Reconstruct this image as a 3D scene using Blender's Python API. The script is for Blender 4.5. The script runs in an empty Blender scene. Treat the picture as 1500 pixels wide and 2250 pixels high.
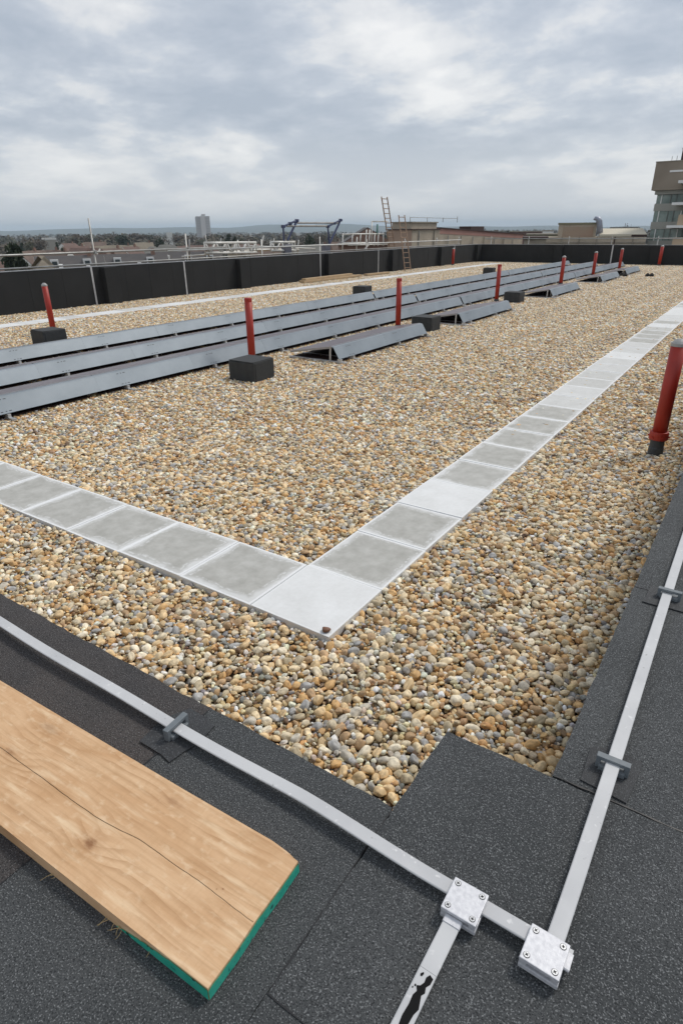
import bpy, bmesh, math, random
import numpy as np
from mathutils import Vector, Matrix, Euler
rad = math.radians
random.seed(7); RNG = np.random.default_rng(11)
S = bpy.context.scene
COL = S.collection

# ------------------------------------------------------------------ camera
CH = 2.02                                   # camera height above the gravel
FPX, PITCH, YAW, ROLL = 1328.76, rad(25.01387), rad(-33.98018), rad(-0.52334)
cF = Vector((math.sin(YAW)*math.cos(PITCH), math.cos(YAW)*math.cos(PITCH), -math.sin(PITCH)))
cR0 = Vector((math.cos(YAW), -math.sin(YAW), 0)); cU0 = cR0.cross(cF)
cR = cR0*math.cos(ROLL)+cU0*math.sin(ROLL); cU = cU0*math.cos(ROLL)-cR0*math.sin(ROLL)
cam = bpy.data.cameras.new('camera'); camo = bpy.data.objects.new('camera', cam); COL.objects.link(camo)
camo.matrix_world = Matrix(((cR.x, cU.x, -cF.x, 0), (cR.y, cU.y, -cF.y, 0), (cR.z, cU.z, -cF.z, CH), (0, 0, 0, 1)))
cam.sensor_fit = 'HORIZONTAL'; cam.sensor_width = 36; cam.lens = 36*FPX/1500
cam.clip_start = 0.03; cam.clip_end = 40000
S.camera = camo
S.render.resolution_x, S.render.resolution_y = 682, 1024

# ------------------------------------------------------------------ sky, sun, exposure
SUN_EL, SUN_AZ = rad(52), rad(25)           # azimuth clockwise from +Y
W = bpy.data.worlds.new('World'); S.world = W; W.use_nodes = True
wn, wl = W.node_tree.nodes, W.node_tree.links
wn.clear()
def N(t, **kw):
    n = wn.new(t)
    for k, v in kw.items(): setattr(n, k, v)
    return n
def mth(op, a, b=None, c=None):
    n = N('ShaderNodeMath', operation=op)
    for i, v in enumerate((a, b, c)):
        if v is None: continue
        if isinstance(v, (int, float)): n.inputs[i].default_value = v
        else: wl.new(v, n.inputs[i])
    return n.outputs[0]
tc = N('ShaderNodeTexCoord'); sp = N('ShaderNodeSeparateXYZ'); wl.new(tc.outputs['Generated'], sp.inputs[0])
zz = mth('ADD', mth('MAXIMUM', sp.outputs[2], 0.0), 0.20)
px_, py_ = mth('DIVIDE', sp.outputs[0], zz), mth('DIVIDE', sp.outputs[1], zz)
cb = N('ShaderNodeCombineXYZ'); wl.new(px_, cb.inputs[0]); wl.new(py_, cb.inputs[1])
def wnoise(scale, detail, rough, dist, off, stretch=(1, 1, 1), rot=0):
    mp = N('ShaderNodeMapping'); mp.inputs['Location'].default_value = off
    mp.inputs['Scale'].default_value = stretch; mp.inputs['Rotation'].default_value = (0, 0, rot)
    wl.new(cb.outputs[0], mp.inputs[0])
    n = N('ShaderNodeTexNoise'); n.inputs['Scale'].default_value = scale; n.inputs['Detail'].default_value = detail
    n.inputs['Roughness'].default_value = rough; n.inputs['Distortion'].default_value = dist
    wl.new(mp.outputs[0], n.inputs['Vector']); return n.outputs['Fac']
# a layer of stratocumulus: broad masses, rolls on them and small puffs
n1 = wnoise(1.25, 10, 0.56, 0.15, (2.9, 1.9, 0.3))
n2 = wnoise(3.6, 9, 0.60, 0.10, (7.3, 2.2, 4))
n3 = wnoise(0.45, 4, 0.45, 0.0, (5.3, 9.2, 2))
mix = mth('ADD', mth('MULTIPLY', n1, 0.54), mth('ADD', mth('MULTIPLY', n2, 0.26), mth('MULTIPLY', n3, 0.20)))
cr = N('ShaderNodeValToRGB'); wl.new(mix, cr.inputs[0])
els = cr.color_ramp.elements
els[0].position = 0.425; els[0].color = (0.35, 0.39, 0.45, 1)
els[1].position = 0.60; els[1].color = (0.73, 0.725, 0.715, 1)
e = els.new(0.475); e.color = (0.41, 0.445, 0.50, 1)
e = els.new(0.505); e.color = (0.475, 0.505, 0.55, 1)
e = els.new(0.535); e.color = (0.585, 0.595, 0.61, 1)
# towards the horizon the cloud base fades into pale air
hf = N('ShaderNodeMapRange'); wl.new(sp.outputs[2], hf.inputs[0]); hf.inputs[1].default_value = 0.0; hf.inputs[2].default_value = 0.13; hf.inputs[3].default_value = 0.85; hf.inputs[4].default_value = 0.0
hm = N('ShaderNodeMix', data_type='RGBA'); wl.new(hf.outputs[0], hm.inputs[0]); wl.new(cr.outputs[0], hm.inputs[6]); hm.inputs[7].default_value = (0.64, 0.65, 0.665, 1)
sky = N('ShaderNodeTexSky'); sky.sky_type = 'NISHITA'; sky.sun_disc = False
sky.sun_elevation = SUN_EL; sky.sun_rotation = SUN_AZ; sky.air_density = 1.0; sky.dust_density = 2.0
skm = N('ShaderNodeVectorMath', operation='SCALE'); wl.new(sky.outputs[0], skm.inputs[0]); skm.inputs['Scale'].default_value = 0.10
mx = N('ShaderNodeMix', data_type='RGBA'); mx.inputs[0].default_value = 0.90
wl.new(skm.outputs[0], mx.inputs[6]); wl.new(hm.outputs[2], mx.inputs[7])
bg = N('ShaderNodeBackground'); wl.new(mx.outputs[2], bg.inputs[0]); bg.inputs[1].default_value = 1.0
wo = N('ShaderNodeOutputWorld'); wl.new(bg.outputs[0], wo.inputs[0])

sl = bpy.data.lights.new('sun', 'SUN'); so = bpy.data.objects.new('sun', sl); COL.objects.link(so)
sl.energy = 1.5; sl.angle = rad(14); sl.color = (1.0, 0.95, 0.88)
sd = Vector((math.sin(SUN_AZ)*math.cos(SUN_EL), math.cos(SUN_AZ)*math.cos(SUN_EL), math.sin(SUN_EL)))
so.rotation_euler = sd.to_track_quat('Z', 'Y').to_euler(); so.location = (0, 0, 60)
S.view_settings.view_transform = 'Standard'; S.view_settings.look = 'None'
S.view_settings.exposure = 0.42; S.view_settings.gamma = 1.0; S.view_settings.use_curve_mapping = False

# ------------------------------------------------------------------ pixel -> ray (photo is 1500 x 2250)
def ray(x, y): return cR*(x-750)-cU*(y-1125)+cF*FPX
def onz(x, y, z=0.0): d = ray(x, y); return d*((z-CH)/d.z)+Vector((0, 0, CH))
def onX(x, y, X): d = ray(x, y); return d*(X/d.x)+Vector((0, 0, CH))
def onY(x, y, Y): d = ray(x, y); return d*(Y/d.y)+Vector((0, 0, CH))
def onD(x, y, D): d = ray(x, y); return d*(D/math.hypot(d.x, d.y))+Vector((0, 0, CH))

# ------------------------------------------------------------------ materials
MATS = {}
def mat(name, col, rough=0.7, metal=0.0, var=None, vscale=8.0, vdet=5, speck=None, bump=None, spec=0.5, coord='Object', rnd=0.0, var_pos=(0.35, 0.65)):
    """Principled material: base colour mixed by noise with `var`, fine `speck` (colour, scale, threshold), bump (scale, strength, distance)."""
    if name in MATS: return MATS[name]
    m = bpy.data.materials.new(name); m.use_nodes = True; t = m.node_tree; n, l = t.nodes, t.links
    b = n['Principled BSDF']; b.inputs['Roughness'].default_value = rough; b.inputs['Metallic'].default_value = metal
    b.inputs['Specular IOR Level'].default_value = spec
    b.inputs['Base Color'].default_value = (*col, 1); m.diffuse_color = (*col, 1)
    co = n.new('ShaderNodeTexCoord').outputs[coord]; cur = None
    def noise(sc, det, off=0):
        q = n.new('ShaderNodeTexNoise'); q.inputs['Scale'].default_value = sc; q.inputs['Detail'].default_value = det
        if off:
            mp = n.new('ShaderNodeMapping'); mp.inputs['Location'].default_value = (off, off*2, off); l.new(co, mp.inputs[0]); l.new(mp.outputs[0], q.inputs['Vector'])
        else: l.new(co, q.inputs['Vector'])
        return q.outputs['Fac']
    def mixc(fac, a, bcol):
        k = n.new('ShaderNodeMix'); k.data_type = 'RGBA'; l.new(fac, k.inputs[0])
        if isinstance(a, tuple): k.inputs[6].default_value = (*a, 1)
        else: l.new(a, k.inputs[6])
        k.inputs[7].default_value = (*bcol, 1); return k.outputs[2]
    def rampf(f, a, bb):
        r = n.new('ShaderNodeMapRange'); r.inputs[1].default_value = a; r.inputs[2].default_value = bb; l.new(f, r.inputs[0]); return r.outputs[0]
    cur = col
    if var: cur = mixc(rampf(noise(vscale, vdet), *var_pos), cur, var)
    if speck:
        for (sc, ssc, th) in speck: cur = mixc(rampf(noise(ssc, 2, 3.7+th), th, th+0.08), cur, sc)
    if rnd:
        oi = n.new('ShaderNodeObjectInfo'); hs = n.new('ShaderNodeHueSaturation')
        r = n.new('ShaderNodeMapRange'); r.inputs[3].default_value = 1-rnd; r.inputs[4].default_value = 1+rnd; l.new(oi.outputs['Random'], r.inputs[0])
        l.new(r.outputs[0], hs.inputs['Value'])
        if isinstance(cur, tuple): hs.inputs['Color'].default_value = (*cur, 1)
        else: l.new(cur, hs.inputs['Color'])
        cur = hs.outputs[0]
    if not isinstance(cur, tuple): l.new(cur, b.inputs['Base Color'])
    if bump:
        bp = n.new('ShaderNodeBump'); bp.inputs['Strength'].default_value = bump[1]; bp.inputs['Distance'].default_value = bump[2]
        l.new(noise(bump[0], 4, 1.3), bp.inputs['Height']); l.new(bp.outputs[0], b.inputs['Normal'])
    MATS[name] = m; return m

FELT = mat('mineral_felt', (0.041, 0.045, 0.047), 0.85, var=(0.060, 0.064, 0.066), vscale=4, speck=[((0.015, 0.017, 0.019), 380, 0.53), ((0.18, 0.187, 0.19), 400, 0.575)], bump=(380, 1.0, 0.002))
FELTB = mat('mineral_felt_brown', (0.036, 0.034, 0.035), 0.85, var=(0.058, 0.050, 0.047), vscale=5, speck=[((0.016, 0.015, 0.015), 380, 0.53), ((0.17, 0.165, 0.163), 430, 0.58)], bump=(380, 1.0, 0.002))
FELTD = mat('bitumen_patch', (0.022, 0.024, 0.027), 0.7, var=(0.035, 0.037, 0.04), vscale=18, speck=[((0.085, 0.09, 0.095), 420, 0.58)], bump=(300, 0.9, 0.0018))
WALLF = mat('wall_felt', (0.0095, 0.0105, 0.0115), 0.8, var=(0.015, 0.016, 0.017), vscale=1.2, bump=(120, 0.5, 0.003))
TAPE = mat('tape_pvc', (0.47, 0.475, 0.485), 0.5, var=(0.55, 0.555, 0.56), vscale=9, speck=[((0.64, 0.64, 0.64), 70, 0.66), ((0.33, 0.33, 0.33), 110, 0.70)], bump=(60, 0.15, 0.001))
ALU = mat('cast_aluminium', (0.66, 0.665, 0.69), 0.55, 0.35, var=(0.54, 0.545, 0.575), vscale=150, bump=(500, 0.5, 0.0006))
ALUM = mat('mill_aluminium', (0.62, 0.63, 0.64), 0.42, 0.6, var=(0.5, 0.51, 0.52), vscale=14)
GALV = mat('galvanised_tube', (0.42, 0.42, 0.40), 0.5, 0.5, var=(0.3, 0.29, 0.27), vscale=3)
WTUBE = mat('pale_tube', (0.74, 0.73, 0.69), 0.5, 0.15, var=(0.58, 0.56, 0.51), vscale=3)
STEEL = mat('screw_steel', (0.38, 0.38, 0.39), 0.35, 0.9)
DARK = mat('dark_recess', (0.012, 0.012, 0.013), 0.8)
CLIP = mat('clip_plastic', (0.13, 0.15, 0.165), 0.5, var=(0.16, 0.18, 0.195), vscale=80)
DEFL = mat('deflector_sheet', (0.25, 0.287, 0.32), 0.48, 0.25, var=(0.205, 0.24, 0.27), vscale=2.2, rnd=0.05, bump=(3, 0.05, 0.02))
PANEL = mat('solar_glass', (0.11, 0.085, 0.095), 0.38, var=(0.14, 0.11, 0.12), vscale=2, spec=0.25)
PFRAME = mat('panel_frame', (0.36, 0.36, 0.37), 0.45, 0.5)
PBACK = mat('panel_backsheet', (0.10, 0.028, 0.024), 0.7)
BLOCK = mat('block_rubber', (0.026, 0.029, 0.031), 0.75, var=(0.036, 0.039, 0.041), vscale=12, bump=(200, 0.5, 0.002))
RED = mat('red_paint', (0.39, 0.028, 0.014), 0.5, var=(0.31, 0.020, 0.011), vscale=4)
CAPM = mat('grey_cap', (0.32, 0.32, 0.31), 0.5)
CUFF = mat('cuff_rubber', (0.05, 0.058, 0.065), 0.6)
BLUE = mat('blue_frame', (0.035, 0.05, 0.13), 0.45, var=(0.05, 0.06, 0.11), vscale=6)
TIMB = mat('ladder_timber', (0.34, 0.235, 0.16), 0.75, var=(0.26, 0.175, 0.12), vscale=10)
PLY = mat('pale_board', (0.50, 0.37, 0.22), 0.8, var=(0.42, 0.30, 0.18), vscale=4)

# ------------------------------------------------------------------ mesh helpers
def obj(name, bm, m, parent=None, smooth=False, loc=None):
    if isinstance(bm, bpy.types.Mesh): me = bm
    else:
        me = bpy.data.meshes.new(name); bmesh.ops.recalc_face_normals(bm, faces=bm.faces[:]); bm.to_mesh(me); bm.free()
    if m and not me.materials: me.materials.append(m)
    if smooth:
        for p in me.polygons: p.use_smooth = True
    o = bpy.data.objects.new(name, me); COL.objects.link(o)
    if loc is not None: o.location = loc
    if parent:
        o.parent = parent
    return o
def wobj(name, bm, m, parent, smooth=False):
    """geometry given in world coordinates, parented under a thing that stands elsewhere"""
    o = obj(name, bm, m, parent, smooth)
    o.matrix_parent_inverse = PM[parent.name].inverted(); return o
PM = {}
def tag(o, label, cat, group=None, kind=None):
    o['label'] = label; o['category'] = cat
    if group: o['group'] = group
    if kind: o['kind'] = kind
    return o
def thing(name, label, cat, loc=(0, 0, 0), rz=0, group=None, kind=None):
    o = bpy.data.objects.new(name, None); COL.objects.link(o); o.location = loc; o.rotation_euler = (0, 0, rz); o.empty_display_size = 0.1
    PM[o.name] = Matrix.Translation(Vector(loc)) @ Matrix.Rotation(rz, 4, 'Z')
    return tag(o, label, cat, group, kind)
def copy_tree(o, parent=None):
    c = o.copy(); COL.objects.link(c); c.parent = parent
    for ch in o.children: copy_tree(ch, c)
    return c
def BM(): return bmesh.new()
def box(x0, x1, y0, y1, z0, z1, bev=0.0, bm=None, seg=2):
    own = bm is None; b = BM()
    vs = [b.verts.new((x, y, z)) for x in (x0, x1) for y in (y0, y1) for z in (z0, z1)]
    for f in ((0, 1, 3, 2), (4, 6, 7, 5), (0, 4, 5, 1), (2, 3, 7, 6), (0, 2, 6, 4), (1, 5, 7, 3)): b.faces.new([vs[i] for i in f])
    bmesh.ops.recalc_face_normals(b, faces=b.faces[:])
    if bev: bmesh.ops.bevel(b, geom=b.edges[:], offset=bev, segments=seg, affect='EDGES', profile=0.6)
    if own: return b
    merge(bm, b); return bm
def merge(dst, src):
    me = bpy.data.meshes.new('tmp'); src.to_mesh(me); src.free(); dst.from_mesh(me); bpy.data.meshes.remove(me)
def xform(bm, M): bmesh.ops.transform(bm, matrix=M, verts=bm.verts[:]); return bm
def tube(pts, r, seg=8, bm=None, caps=True):
    bm = bm or BM(); rings = []; pts = [Vector(p) for p in pts]; rs = r if isinstance(r, (list, tuple)) else [r]*len(pts)
    for i, p in enumerate(pts):
        a = pts[max(i-1, 0)]; c = pts[min(i+1, len(pts)-1)]; t = (c-a).normalized()
        u = t.orthogonal().normalized() if i == 0 else (u-t*u.dot(t)).normalized()
        v = t.cross(u)
        rings.append([bm.verts.new(p+(u*math.cos(k*2*math.pi/seg)+v*math.sin(k*2*math.pi/seg))*rs[i]) for k in range(seg)])
    for a, c in zip(rings, rings[1:]):
        for k in range(seg): bm.faces.new((a[k], a[(k+1) % seg], c[(k+1) % seg], c[k]))
    if caps: bm.faces.new(rings[0][::-1]); bm.faces.new(rings[-1])
    return bm
def prism(poly, z0, z1, bm=None):
    bm = bm or BM(); a = [bm.verts.new((x, y, z0)) for x, y in poly]; c = [bm.verts.new((x, y, z1)) for x, y in poly]; k = len(poly)
    bm.faces.new(a[::-1]); bm.faces.new(c)
    for i in range(k): bm.faces.new((a[i], a[(i+1) % k], c[(i+1) % k], c[i]))
    return bm
def extrude_profile(prof, y0, y1, closed=True, thick=0.0):
    """profile in XZ run along Y; an open profile gets a thickness"""
    if not closed:
        ps = [Vector((x, 0, z)) for x, z in prof]; back = []
        for i, p in enumerate(ps):
            t = (ps[min(i+1, len(ps)-1)]-ps[max(i-1, 0)]).normalized(); nrm = Vector((t.z, 0, -t.x)); q = p-nrm*thick; back.append((q.x, q.z))
        prof = list(prof)+back[::-1]
    bm = BM(); a = [bm.verts.new((x, y0, z)) for x, z in prof]; c = [bm.verts.new((x, y1, z)) for x, z in prof]; k = len(prof)
    if closed or True:
        if not closed:
            h = k//2
            for i in range(h-1):
                bm.faces.new((a[i], a[i+1], a[k-2-i], a[k-1-i])); bm.faces.new((c[i], c[i+1], c[k-2-i], c[k-1-i]))
        else: bm.faces.new(a); bm.faces.new(c[::-1])
    for i in range(k): bm.faces.new((a[i], a[(i+1) % k], c[(i+1) % k], c[i]))
    return bm

# ------------------------------------------------------------------ layout constants (metres)
XL, YF = -17.1, 42.3            # inner faces of the left and far parapets
YN, XR = 0.68, -0.13            # inner faces of the near and right parapets
ZP = 1.066                      # top of the parapet masonry (felt on top of it)
TH = 0.75; GZ = -13.0           # parapet thickness; street level
PJ = 0.215                      # how far the piers stand out

# ------------------------------------------------------------------ ground, hills, roof deck
def ring_sheet(name, radii, nseg, zf, m, **kw):
    bm = BM(); rings = []
    for r in radii: rings.append([bm.verts.new((r*math.cos(a), r*math.sin(a), zf(r, a))) for a in [k*2*math.pi/nseg for k in range(nseg)]])
    c = bm.verts.new((0, 0, zf(0, 0)))
    for k in range(nseg): bm.faces.new((c, rings[0][k], rings[0][(k+1) % nseg]))
    for a, b in zip(rings, rings[1:]):
        for k in range(nseg): bm.faces.new((a[k], b[k], b[(k+1) % nseg], a[(k+1) % nseg]))
    return obj(name, bm, m, smooth=True)
GROUND = mat('town_ground', (0.085, 0.085, 0.055), 0.95, var=(0.11, 0.085, 0.065), vscale=0.012, vdet=8)
g = ring_sheet('ground', [60, 150, 400, 1000, 3000, 7000, 12500], 72, lambda r, a: GZ, GROUND)
tag(g, 'flat green and brown land of the town far below the roof', 'ground', kind='structure')
HILL = mat('hill_woods', (0.060, 0.072, 0.055), 0.95, var=(0.10, 0.105, 0.07), vscale=0.004, vdet=8)
def hills():
    bm = BM(); n = 150; rows = []
    for j, (R, k) in enumerate(((5600, 0.0), (6300, 0.35), (7000, 0.8), (7700, 1.0), (8600, 0.7), (9600, 0.0))):
        row = []
        for i in range(n+1):
            a = rad(-100+170*i/n)
            left = 0.30+0.70*max(0, min(1, (rad(8)-a)/rad(45)))
            h = (62+14*math.sin(a*9+1)+9*math.sin(a*21+2)+5*math.sin(a*47+j))*left
            row.append(bm.verts.new((R*math.sin(a), R*math.cos(a), GZ-2+h*k+(4*math.sin(a*60+j*2) if k else 0))))
        rows.append(row)
    for a, b in zip(rows, rows[1:]):
        for i in range(n): bm.faces.new((a[i], a[i+1], b[i+1], b[i]))
    tag(obj('hills', bm, HILL, smooth=True), 'long low wooded hills on the horizon, blue with distance', 'hills', kind='structure')
hills()
DECK = mat('deck_dark', (0.14, 0.10, 0.065), 0.9)
MASON = mat('building_render', (0.32, 0.28, 0.23), 0.9, var=(0.26, 0.23, 0.19), vscale=0.8)
d = obj('roof_deck', box(XL-0.02, XR+0.02, YN-0.02, YF+0.02, -0.30, -0.045), DECK)
tag(d, 'flat roof deck hidden under the gravel ballast', 'roof', kind='structure')
b_ = obj('office_block', box(XL-TH, XR+TH, YN-TH, YF+TH, GZ, -0.302), MASON)
tag(b_, 'block whose flat gravel roof fills the foreground', 'building')

# ------------------------------------------------------------------ parapets
def parapet(label, body, loc, piers):
    t = thing('parapet_wall', label, 'wall', loc, group='felted parapet walls round the roof')
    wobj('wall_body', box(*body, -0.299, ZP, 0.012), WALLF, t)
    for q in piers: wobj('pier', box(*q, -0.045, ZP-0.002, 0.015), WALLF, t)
    return t
near = parapet('near felt-topped parapet carrying the timber board', (XL-TH, XR+TH, YN-TH, YN), (-8, 0.3, -0.299), [])
right = parapet('right-hand felt-topped parapet with the tape running away along it', (XR, XR+TH, YN+0.001, YF+TH), (0.25, 20, -0.299), [(XR-PJ, XR+0.02, y, y+0.5) for y in (12.1, 18.1, 24.1, 30.1, 36.1)])
left = parapet('long black felted parapet along the left edge of the roof', (XL-TH, XL, YN+0.001, YF+TH), (-17.5, 20, -0.299), [(XL-0.02, XL+PJ, y, y+0.5) for y in (6.3, 12.36, 18.36, 24.2, 30.1, 36.0)]+[(XL-0.02, XL+PJ, 41.6, YF-0.002)])
far = parapet('far black felted parapet across the end of the roof', (XL+0.001, XR-0.001, YF, YF+TH), (-8.5, 42.7, -0.299), [(x, x+0.52, YF-PJ, YF+0.02) for x in (-12.0, -6.4)])
# joints of the felt on the long inner faces: each strip of felt is its own sheet
def wall_sheets(t, along, fixed, a0, a1, step, sign):
    a = a0
    while a < a1-0.2:
        b = min(a+step*random.uniform(0.9, 1.1), a1); th = random.uniform(0.004, 0.009)
        if along == 'y': q = box(fixed, fixed+sign*th, a, b-0.006, -0.04, ZP-0.03)
        else: q = box(a, b-0.006, fixed, fixed+sign*th, -0.04, ZP-0.03)
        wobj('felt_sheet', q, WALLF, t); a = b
wall_sheets(left, 'y', XL, YN+0.5, YF, 1.02, 1)
wall_sheets(far, 'x', YF, XL+0.3, XR, 1.02, -1)

def jag(poly, step=0.03, amp=0.0012):
    out = []
    for (x0, y0), (x1, y1) in zip(poly, poly[1:]+poly[:1]):
        L = math.hypot(x1-x0, y1-y0); k = max(1, min(200, int(L/step)))
        for i in range(k):
            f = i/k; out.append((x0+(x1-x0)*f+random.gauss(0, amp), y0+(y1-y0)*f+random.gauss(0, amp)))
    return out
def sheet(t, poly, z, m, th=0.0045, jg=True, name='felt_sheet'):
    return wobj(name, prism(jag(poly) if jg else poly, z, z+th), m, t)
Z0 = ZP+0.0005
XO = XR+TH-0.01; YO = YN-TH+0.01
sheet(near, [(-0.81, YO), (-0.81, YN+0.004), (-4.0, YN+0.004), (-4.0, YO)], Z0, FELTB)
sheet(near, [(-4.003, YO), (-4.003, YN+0.004), (XL+0.01, YN+0.004), (XL+0.01, YO)], Z0, FELT)
sheet(near, [(-0.3535, YO), (-0.3535, YN+0.004), (-0.8085, YN+0.004), (-0.8085, YO)], Z0+0.0012, FELT)
# corner pier with its own square of felt standing into the gravel area
wobj('pier', box(XR-PJ, XR+0.02, YN-0.02, 0.898, -0.045, ZP-0.002, 0.01), WALLF, near)
sheet(near, [(-0.352, 0.332), (-0.351, 0.904), (0.10, 0.912), (XO, 0.915), (XO, 0.33)], Z0+0.0022, FELT)
sheet(near, [(-0.352, YO), (-0.352, 0.3305), (XO, 0.3285), (XO, YO)], Z0+0.0014, FELT)
sheet(right, [(XR-0.004, 0.911), (XR-0.004, 1.7175), (XO, 1.7185), (XO, 0.9165)], Z0+0.0008, FELT)
y = 1.72
while y < YF:
    sheet(right, [(XR-0.004, y), (XR-0.004, min(y+4, YF)), (XO, min(y+4, YF)), (XO, y)], Z0+0.001*random.random(), FELT, jg=y < 6); y += 4.005
for t, r in ((left, (XL-TH+0.01, XL+0.004, YN+0.05, YF-0.02)), (far, (XL-TH+0.01, XR-0.01, YF-0.004+0.01, YF+TH-0.01))):
    sheet(t, [(r[0], r[2]), (r[1], r[2]), (r[1], r[3]), (r[0], r[3])], Z0, FELT, jg=False)
# scorched torch-on patches under the tape clips
sheet(near, [(-0.862, 0.535), (-0.77, 0.530), (-0.758, 0.60), (-0.765, 0.652), (-0.845, 0.655), (-0.868, 0.60)], Z0+0.0063, FELTD, 0.003, name='felt_patch')
sheet(right, [(-0.088, 0.930), (-0.005, 0.922), (0.003, 1.035), (-0.055, 1.042), (-0.092, 1.02)], Z0+0.0058, FELTD, 0.003, name='felt_patch')
sheet(right, [(-0.098, 1.640), (0.010, 1.645), (0.012, 1.745), (-0.095, 1.748)], Z0+0.0064, FELTD, 0.003, name='felt_patch')
BEAD = mat('bitumen_bead', (0.012, 0.012, 0.013), 0.4)
def bead(t, p, q, w, z):
    n_ = 40; d_ = Vector((q[0]-p[0], q[1]-p[1])); nn = Vector((-d_.y, d_.x)).normalized(); L_, R_ = [], []
    for i in range(n_+1):
        c = Vector(p)+d_*(i/n_); a_ = w*max(0.12, random.gauss(0.5, 0.35)); b_ = w*max(0.12, random.gauss(0.5, 0.35)); L_.append(tuple(c+nn*a_)); R_.append(tuple(c-nn*b_))
    wobj('bitumen_bead', prism(L_+R_[::-1], z, z+0.0009), BEAD, t)
bead(near, (-0.3528, 0.34), (-0.3528, 0.676), 0.0022, Z0+0.0060)
bead(near, (-0.353, 0.331), (0.3, 0.329), 0.0016, Z0+0.0066)
bead(right, (XR, 0.9125), (0.5, 0.9165), 0.0026, Z0+0.0064)
bead(near, (-0.8092, 0.10), (-0.8092, 0.676), 0.0018, Z0+0.0058)
bead(right, (XR, 1.7188), (0.5, 1.7192), 0.0024, Z0+0.0058)
FT = Z0+0.0075                    # felt surface under the fittings

# ------------------------------------------------------------------ paving
def slab_material():
    m = bpy.data.materials.new('concrete_slab'); m.use_nodes = True; n, l = m.node_tree.nodes, m.node_tree.links
    b = n['Principled BSDF']; b.inputs['Roughness'].default_value = 0.85
    def M_(op, a, c=None):
        q = n.new('ShaderNodeMath'); q.operation = op
        for i, v in enumerate((a, c)):
            if v is None: continue
            if isinstance(v, (int, float)): q.inputs[i].default_value = v
            else: l.new(v, q.inputs[i])
        return q.outputs[0]
    tco = n.new('ShaderNodeTexCoord'); s = n.new('ShaderNodeSeparateXYZ'); l.new(tco.outputs['Object'], s.inputs[0])
    oi = n.new('ShaderNodeObjectInfo')
    off = n.new('ShaderNodeCombineXYZ')
    for i in range(3): l.new(M_('MULTIPLY', oi.outputs['Random'], 37.0+i*11), off.inputs[i])
    va = n.new('ShaderNodeVectorMath'); l.new(tco.outputs['Object'], va.inputs[0]); l.new(off.outputs[0], va.inputs[1])
    def noi(sc, det, rough=0.55):
        q = n.new('ShaderNodeTexNoise'); q.inputs['Scale'].default_value = sc; q.inputs['Detail'].default_value = det; q.inputs['Roughness'].default_value = rough
        l.new(va.outputs[0], q.inputs['Vector']); return q.outputs['Fac']
    # distance from the slab's edge, wobbling: a pale bloom of lime round the rim
    ex = M_('SUBTRACT', 0.30, M_('ABSOLUTE', s.outputs[0])); ey = M_('SUBTRACT', 0.285, M_('ABSOLUTE', s.outputs[1]))
    ed = M_('MINIMUM', ex, ey); n1 = noi(5, 5); n2 = noi(40, 4)
    edw = M_('ADD', ed, M_('MULTIPLY', M_('SUBTRACT', n1, 0.5), 0.15))
    def rng(v, a, c, lo=0, hi=1):
        q = n.new('ShaderNodeMapRange'); q.inputs[1].default_value = a; q.inputs[2].default_value = c; q.inputs[3].default_value = lo; q.inputs[4].default_value = hi
        l.new(v, q.inputs[0]); return q.outputs[0]
    rim = rng(edw, 0.055, 0.020)                       # broad bloom
    lines = M_('MULTIPLY', rng(M_('ABSOLUTE', M_('SUBTRACT', edw, 0.055)), 0.016, 0.0), rng(n2, 0.40, 0.62))
    edge = rng(M_('ADD', ed, M_('MULTIPLY', M_('SUBTRACT', n2, 0.5), 0.02)), 0.030, 0.014)
    bloom = M_('MAXIMUM', M_('MAXIMUM', M_('MULTIPLY', rim, 0.60), M_('MULTIPLY', lines, 0.6)), edge)
    oc = n.new('ShaderNodeSeparateColor'); l.new(oi.outputs['Color'], oc.inputs[0])
    whole = M_('MULTIPLY', oc.outputs[0], rng(M_('ADD', M_('MULTIPLY', n1, 0.7), M_('MULTIPLY', n2, 0.3)), 0.30, 0.68, 1.0, 0.70))
    fac = M_('MAXIMUM', bloom, whole)
    body = n.new('ShaderNodeMix'); body.data_type = 'RGBA'; l.new(rng(noi(9, 7, 0.68), 0.32, 0.68), body.inputs[0])
    body.inputs[6].default_value = (0.37, 0.365, 0.335, 1); body.inputs[7].default_value = (0.50, 0.495, 0.465, 1)
    mx2 = n.new('ShaderNodeMix'); mx2.data_type = 'RGBA'; l.new(fac, mx2.inputs[0]); l.new(body.outputs[2], mx2.inputs[6]); mx2.inputs[7].default_value = (0.80, 0.81, 0.81, 1)
    l.new(mx2.outputs[2], b.inputs['Base Color'])
    bp = n.new('ShaderNodeBump'); bp.inputs['Strength'].default_value = 0.25; bp.inputs['Distance'].default_value = 0.002; l.new(noi(180, 4), bp.inputs['Height']); l.new(bp.outputs[0], b.inputs['Normal'])
    return m
SLAB = slab_material()
BED = mat('sand_bed', (0.30, 0.25, 0.18), 0.95)
SW, SP, ST = 0.563, 0.602, 0.022       # slab width, pitch, top height
px0, px1 = -2.122, -2.122+SW           # right arm runs along Y between these
py0, py1 = 2.745-SW, 2.745             # near arm runs along X between these
def slab_mesh():
    b = box(-0.2985, 0.2985, -SW/2, SW/2, -0.05, 0, 0.004); me = bpy.data.meshes.new('paving_slab'); b.to_mesh(me); b.free(); me.materials.append(SLAB); return me
SM = slab_mesh()
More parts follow.
